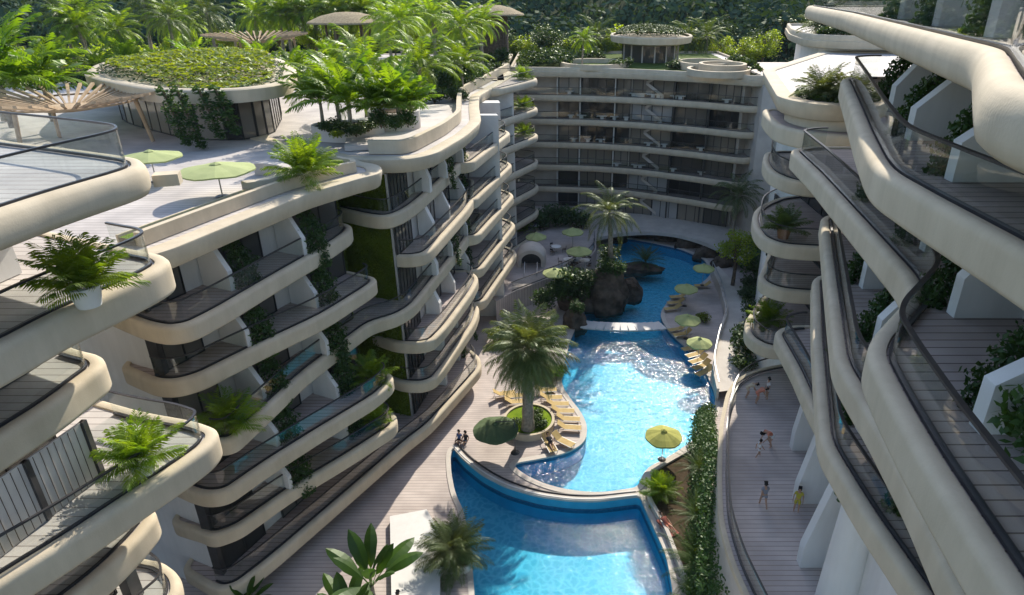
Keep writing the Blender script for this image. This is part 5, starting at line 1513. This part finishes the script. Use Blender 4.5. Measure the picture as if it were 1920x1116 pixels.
for k, (px_, py_, nm) in enumerate(((1043, 464, 'left of the middle parasol'), (1096, 490, 'nearest to the curved glass railing'), (1003, 424, 'in the shade by the balconies'), (1066, 488, 'in the middle of the cafe terrace'), (1080, 478, 'under the middle parasol'))):
    p = P(px_, py_, 3.2); place(TB, (p[0], p[1], 2.5), 'round white cafe table ' + nm, 'table', 'cafe tables', 0, 1.15)
    for j in range(3):
        a = j * 2.1 + k
        place(CH, (p[0] + 1.0 * math.cos(a), p[1] + 1.0 * math.sin(a), 2.5), 'dark metal chair at the round cafe table ' + nm, 'chair', 'chairs at the table ' + nm, a + math.pi, 1.05)
# arched kiosk at the terrace edge with its steps rails
ks = root('arched_kiosk', (-3.2, 71, 2.5), 'small vaulted pale shelter with a dark arched opening on the cafe terrace', 'kiosk')
kp = P(996, 502, 2.5); kx, ky = kp
m = MB(); n_ = 16
def arch(r, h0, y): return [(kx + r * math.cos(math.pi * k / n_), y, 2.5 + h0 + r * .85 * math.sin(math.pi * k / n_)) for k in range(n_ + 1)]
def full(r, h0, y): a = arch(r, h0, y); return [(a[0][0], y, 2.5)] + a + [(a[-1][0], y, 2.5)]
m.grid([full(1.55, .9, ky), full(1.75, 1.0, ky + .2), full(1.8, 1.0, ky + 2.2), full(1.5, .6, ky + 4.2), full(.7, .1, ky + 5.2)]); m.grid([full(1.55, .9, ky), full(1.2, .75, ky), full(1.15, .7, ky + 1.5)])
weld_smooth(m.build('vault', M['stone'], ks), 60)
m = MB(); m.face(full(1.16, .7, ky + 1.45)); m.build('dark_interior', M['metal'], ks)  # dark sheet across the arch, standing in for shade inside
for s_ in (-1, 1):
    hr = root('handrail', (kx + s_ * .9, ky - 1.5, 2.5), ('left' if s_ < 0 else 'right') + ' curved steel handrail in front of the arched kiosk', 'handrail', 'handrails before the kiosk')
    m = MB(); X_ = kx + s_ * .75
    m.tube([(X_, ky - .3, 2.5), (X_, ky - .4, 3.3), (X_, ky - .7, 3.5), (X_, ky - 1.5, 3.2), (X_, ky - 2.6, 2.85), (X_, ky - 2.8, 2.5)], .05, 6); m.build('tube', M['steel'], hr)
    m = MB(); m.tube([(X_, ky - 1.5, 2.5), (X_, ky - 1.5, 3.2)], .035, 6); m.build('post', M['steel'], hr)
# footbridge
fbp0, fbp1 = P(1093, 604, .55), P(1243, 606, .55)
fb = root('footbridge', ((fbp0[0] + fbp1[0]) / 2, (fbp0[1] + fbp1[1]) / 2, 0), 'short curved plank footbridge across the upper pool', 'bridge')
def bq(t): x, y = lerp2(fbp0, fbp1, t); return (x, y - 1.1 * math.sin(math.pi * t), 0.25 + .35 * math.sin(math.pi * t))
for k in range(11):
    a, b = bq(k / 11), bq((k + 1) / 11); m = MB(); L = math.hypot(b[0] - a[0], b[1] - a[1])
    m.box(((a[0] + b[0]) / 2, (a[1] + b[1]) / 2, (a[2] + b[2]) / 2), (L * .93, 1.75, .12), math.atan2(b[1] - a[1], b[0] - a[0])); m.build('plank', M['white'], fb)
for s_ in (-.7, .7):
    m = MB(); m.tube([(bq(k / 11)[0], bq(k / 11)[1] + s_, bq(k / 11)[2] - .13) for k in range(12)], .07, 6); m.build('beam', M['stone'], fb)

# ------------------------------------------------------------------ people
def skin_obj(name, pts, edges, rad, mat, parent, loc, rz, sc, lv=2):
    me = bpy.data.meshes.new(name)
    cs, sn = math.cos(rz), math.sin(rz)
    base = Vector(loc) - ORG[parent.name]
    me.from_pydata([tuple(base + Vector((p[0] * cs - p[1] * sn, p[0] * sn + p[1] * cs, p[2])) * sc) for p in pts], edges, [])
    o = bpy.data.objects.new(name, me); COL.objects.link(o); o.parent = parent
    o.modifiers.new('skin', 'SKIN')
    for v, r in zip(me.skin_vertices[0].data, rad):
        v.radius = ((r[0] if isinstance(r, tuple) else r) * sc, (r[1] if isinstance(r, tuple) else r) * sc)
    me.skin_vertices[0].data[0].use_root = True
    s = o.modifiers.new('sub', 'SUBSURF'); s.levels = lv; s.render_levels = lv
    me.materials.append(M[mat]); ORG[o.name] = ORG[parent.name]
    return o
POSES = {
 # pelvis, chest, neck, head, hand L, elbow L, hand R, elbow R, knee L, foot L, knee R, foot R   (x forward, y left)
 'stand': dict(p=(0, 0, .93), c=(.01, 0, 1.28), n=(.01, 0, 1.46), h=(.03, 0, 1.62), eL=(-.02, .25, 1.12), hL=(.08, .26, .86), eR=(-.02, -.25, 1.12), hR=(.08, -.26, .86), kL=(.02, .11, .49), fL=(-.02, .12, .07), kR=(.03, -.11, .49), fR=(-.02, -.12, .07)),
 'walk': dict(p=(0, 0, .91), c=(.04, 0, 1.26), n=(.05, 0, 1.44), h=(.08, 0, 1.60), eL=(-.12, .25, 1.12), hL=(-.12, .25, .86), eR=(.12, -.25, 1.12), hR=(.26, -.24, .92), kL=(.20, .10, .52), fL=(.24, .1, .07), kR=(-.05, -.1, .48), fR=(-.32, -.1, .12)),
 'bend': dict(p=(-.12, 0, .86), c=(.24, 0, 1.06), n=(.38, 0, 1.12), h=(.52, 0, 1.13), eL=(.30, .22, .86), hL=(.46, .16, .66), eR=(.30, -.22, .86), hR=(.46, -.16, .66), kL=(.05, .12, .48), fL=(-.08, .12, .07), kR=(.0, -.12, .46), fR=(-.22, -.12, .07)),
 'sit': dict(p=(0, 0, .14), c=(-.06, 0, .52), n=(-.05, 0, .70), h=(-.01, 0, .86), eL=(-.12, .26, .36), hL=(.10, .26, .18), eR=(-.12, -.26, .36), hR=(.10, -.26, .18), kL=(.44, .12, .20), fL=(.50, .12, -.22), kR=(.44, -.12, .20), fR=(.50, -.12, -.22)),
 'lie': dict(p=(0, 0, .50), c=(-.34, 0, .66), n=(-.50, 0, .78), h=(-.63, 0, .90), eL=(-.18, .30, .56), hL=(.08, .28, .50), eR=(-.40, -.30, .85), hR=(-.62, -.24, 1.02), kL=(.42, .11, .60), fL=(.82, .12, .43), kR=(.44, -.11, .47), fR=(.88, -.12, .43)),
}
def person(pose, loc, rz, sc, label, top, bottom, group=None, hairlen=0.0, dress=False):
    q = POSES[pose]; r_ = root('person', loc, label, 'person', group)
    P_, C_, N_, H_ = (Vector(q[k]) for k in 'pcnh')
    up = (H_ - N_).normalized(); fwd = Vector((1, 0, 0)) - up * up.x
    fwd = fwd.normalized() if fwd.length > .1 else Vector((0, 0, 1))
    lat = Vector((0, 1, 0))
    shL, shR = C_ + lat * .17 + (N_ - C_) * .45, C_ - lat * .17 + (N_ - C_) * .45
    hipL, hipR = P_ + lat * .095 - Vector((0, 0, .03)), P_ - lat * .095 - Vector((0, 0, .03))
    pts = [P_, (P_ + C_) / 2, C_, N_, N_.lerp(H_, .5) + fwd * .015, H_, H_ + up * .11, H_ + fwd * .095 - up * .02]
    rad = [(.15, .11), (.125, .095), (.15, .10), (.06, .06), (.066, .07), (.082, .095), (.06, .07), .018]
    ed = [(0, 1), (1, 2), (2, 3), (3, 4), (4, 5), (5, 6), (5, 7)]
    def chain(parent, lst):
        for v, r in lst:
            pts.append(Vector(v)); rad.append(r); ed.append((parent, len(pts) - 1)); parent = len(pts) - 1
        return parent
    for s_, sh in (('L', shL), ('R', shR)):
        h_ = Vector(q['h' + s_]); e_ = Vector(q['e' + s_]); dv = (h_ - e_).normalized(); sd = 1 if s_ == 'L' else -1
        w_ = chain(2, [(sh, .058), (e_, .042), (h_, .03), (h_ + dv * .075, (.034, .02))])
        for k, (o_, l_) in enumerate(((-.03, .07), (-.01, .085), (.01, .08), (.03, .062))):
            chain(w_, [(h_ + dv * .10 + fwd * o_, .009), (h_ + dv * (.10 + l_ * .55) + fwd * o_ * 1.1, .0085), (h_ + dv * (.10 + l_) + fwd * o_ * 1.1 - lat * sd * .015, .007)])
        chain(w_ - 1, [(h_ + dv * .05 + fwd * .045, .010), (h_ + dv * .09 + fwd * .06, .009)])
    for s_, hp in (('L', hipL), ('R', hipR)):
        f_ = Vector(q['f' + s_]); k_ = Vector(q['k' + s_]); sd = (f_ - k_).normalized()
        tf_ = Vector((1, 0, 0)) if abs(sd.z) > .6 else Vector((.25, 0, .95))
        chain(0, [(hp, .085), (hp.lerp(k_, .5), .078), (k_, .055), (k_.lerp(f_, .35), .055), (f_, .036), (f_ + tf_ * .13 - Vector((0, 0, .03 if abs(sd.z) > .6 else 0)), (.04, .024))])
    body = skin_obj('body', [tuple(p) for p in pts], ed, rad, 'skin', r_, loc, rz, sc)
    sp = [tuple(P_ + (C_ - P_) * .05), tuple((P_ + C_) / 2), tuple(C_), tuple(C_.lerp(N_, .55)), tuple(shL), tuple(shL.lerp(Vector(q['eL']), .55)), tuple(shR), tuple(shR.lerp(Vector(q['eR']), .55))]
    skin_obj('shirt', sp, [(0, 1), (1, 2), (2, 3), (2, 4), (4, 5), (2, 6), (6, 7)], [(.172, .135), (.15, .118), (.172, .122), (.085, .085), .075, .062, .075, .062], top, r_, loc, rz, sc)
    kk = .85 if dress else .55
    sp = [tuple(P_ + (C_ - P_) * .12), tuple(P_), tuple(hipL), tuple(hipL.lerp(Vector(q['kL']), kk)), tuple(hipR), tuple(hipR.lerp(Vector(q['kR']), kk))]
    skin_obj('trousers', sp, [(0, 1), (1, 2), (2, 3), (1, 4), (4, 5)], [(.165, .125), (.172, .135), .105, .092, .105, .092], bottom, r_, loc, rz, sc)
    hp = [tuple(H_ + up * .06 - fwd * .03), tuple(H_ + up * .125 - fwd * .015), tuple(H_ - fwd * .055 - up * .02), tuple(H_ - fwd * .07 - up * (.10 + hairlen))]
    skin_obj('hair', hp, [(0, 1), (0, 2), (2, 3)], [(.098, .095), (.07, .07), (.085, .07), (.05, .04)], 'hair', r_, loc, rz, sc)
    fc = MB(); cs, sn = math.cos(rz), math.sin(rz)
    for s_ in (-1, 1):
        e = H_ + fwd * .088 + lat * s_ * .033 + up * .012
        ev = Vector(loc) + Vector((e.x * cs - e.y * sn, e.x * sn + e.y * cs, e.z)) * sc
        fc.lathe((ev.x, ev.y, ev.z - .008), [(0, 0), (.011, .004), (.011, .012), (0, .016)], 8)
    mm = H_ + fwd * .085 - up * .055; mv = Vector(loc) + Vector((mm.x * cs - mm.y * sn, mm.x * sn + mm.y * cs, mm.z)) * sc
    fc.box(tuple(mv), (.02 * sc, .045 * sc, .012 * sc), rz)
    fc.build('face', M['cloth_dark'], body)
    return r_
def pp_(px_, py_, z): p = P(px_, py_, z); return (p[0], p[1], z)
Z8 = 7.99
person('walk', pp_(1430, 951, Z8), R(95), .95, 'person in a grey top walking away along the shaded walkway', 'cloth_grey', 'cloth_grey')
person('stand', pp_(1492, 959, Z8), R(250), .93, 'person in yellow clothes on the shaded walkway', 'cloth_yellow', 'cloth_yellow', None, .02, True)
person('bend', pp_(1441, 838, Z8), R(200), 1.05, 'long haired person bending down to a child on the walkway', 'cloth_salmon', 'cloth_white', None, .12)
person('walk', pp_(1421, 857, Z8), R(20), .72, 'small child in white leaning towards the bending person', 'cloth_white', 'cloth_white')
person('bend', pp_(1402, 745, Z8), R(0), .95, 'person in a cream top stooping in the group of three under the terraces', 'cloth_cream', 'cloth_cream')
person('bend', pp_(1420, 755, Z8), R(10), .95, 'person in salmon clothes in the group of three under the terraces', 'cloth_salmon', 'cloth_salmon')
person('stand', pp_(1437, 748, Z8), R(180), .95, 'dark haired person in white in the group of three under the terraces', 'cloth_white', 'cloth_white')
person('sit', pp_(873, 828, .06), R(-120), 1.0, 'person in a dark top sitting on the near left corner of the pool edge', 'cloth_dark', 'cloth_grey', None, .05)
person('sit', pp_(861, 826, .06), R(-110), .98, 'bare armed person in blue sitting beside the one in the dark top', 'cloth_blue', 'cloth_dark')
p = P(1032, 833, .35); person('lie', (p[0], p[1], 0.0), R(-70), 1.0, 'sunbather lying on a lounger at the front of the island', 'cloth_dark', 'cloth_dark')
p = P(1247, 985, .4); person('lie', (p[0] + .1, p[1], .0), R(-60), 1.0, 'person in red lying beside the lower pool under the hedge', 'cloth_red', 'cloth_salmon')
tw = root('beach_mattress', (p[0] + .1, p[1], .3), 'red mattress under the person lying beside the lower pool', 'mattress')
m = MB(); m.box((p[0] + .15, p[1] - .15, .38), (1.7, .6, .1), R(-60)); m.build('pad', M['cloth_red'], tw)
p = P(745, 1110, 2.2); person('stand', (p[0], p[1], 0.5), R(40), 1.0, 'dark haired person at the bottom edge on the white block, mostly cut off', 'cloth_white', 'cloth_grey')

# pale air between the near buildings and the wooded hills
hz = MB(); hz.box((0, 290, 72), (1500, 760, 160)); ho = hz.build('haze', [])
hm_ = bpy.data.materials.new('haze_air'); hm_.use_nodes = True; hn = hm_.node_tree.nodes; hn.remove(hn['Principled BSDF'])
hv = hn.new('ShaderNodeVolumePrincipled'); hv.inputs['Density'].default_value = 0.00008; hv.inputs['Color'].default_value = (0.62, 0.80, 1.0, 1); hv.inputs['Anisotropy'].default_value = 0.0
hm_.node_tree.links.new(hv.outputs[0], hn['Material Output'].inputs['Volume'])
ho.data.materials.append(hm_); tag(ho, kind='stuff')
for o in bpy.data.objects:
    if 'label' in o and not 4 <= len(o['label'].split()) <= 16: print('LABEL', len(o['label'].split()), o['label'])
# unused prototypes go
for o in list(bpy.data.objects):
    if o.parent is None and o.type == 'EMPTY' and 'label' not in o:
        for c in kids(o): bpy.data.objects.remove(c)
        bpy.data.objects.remove(o)
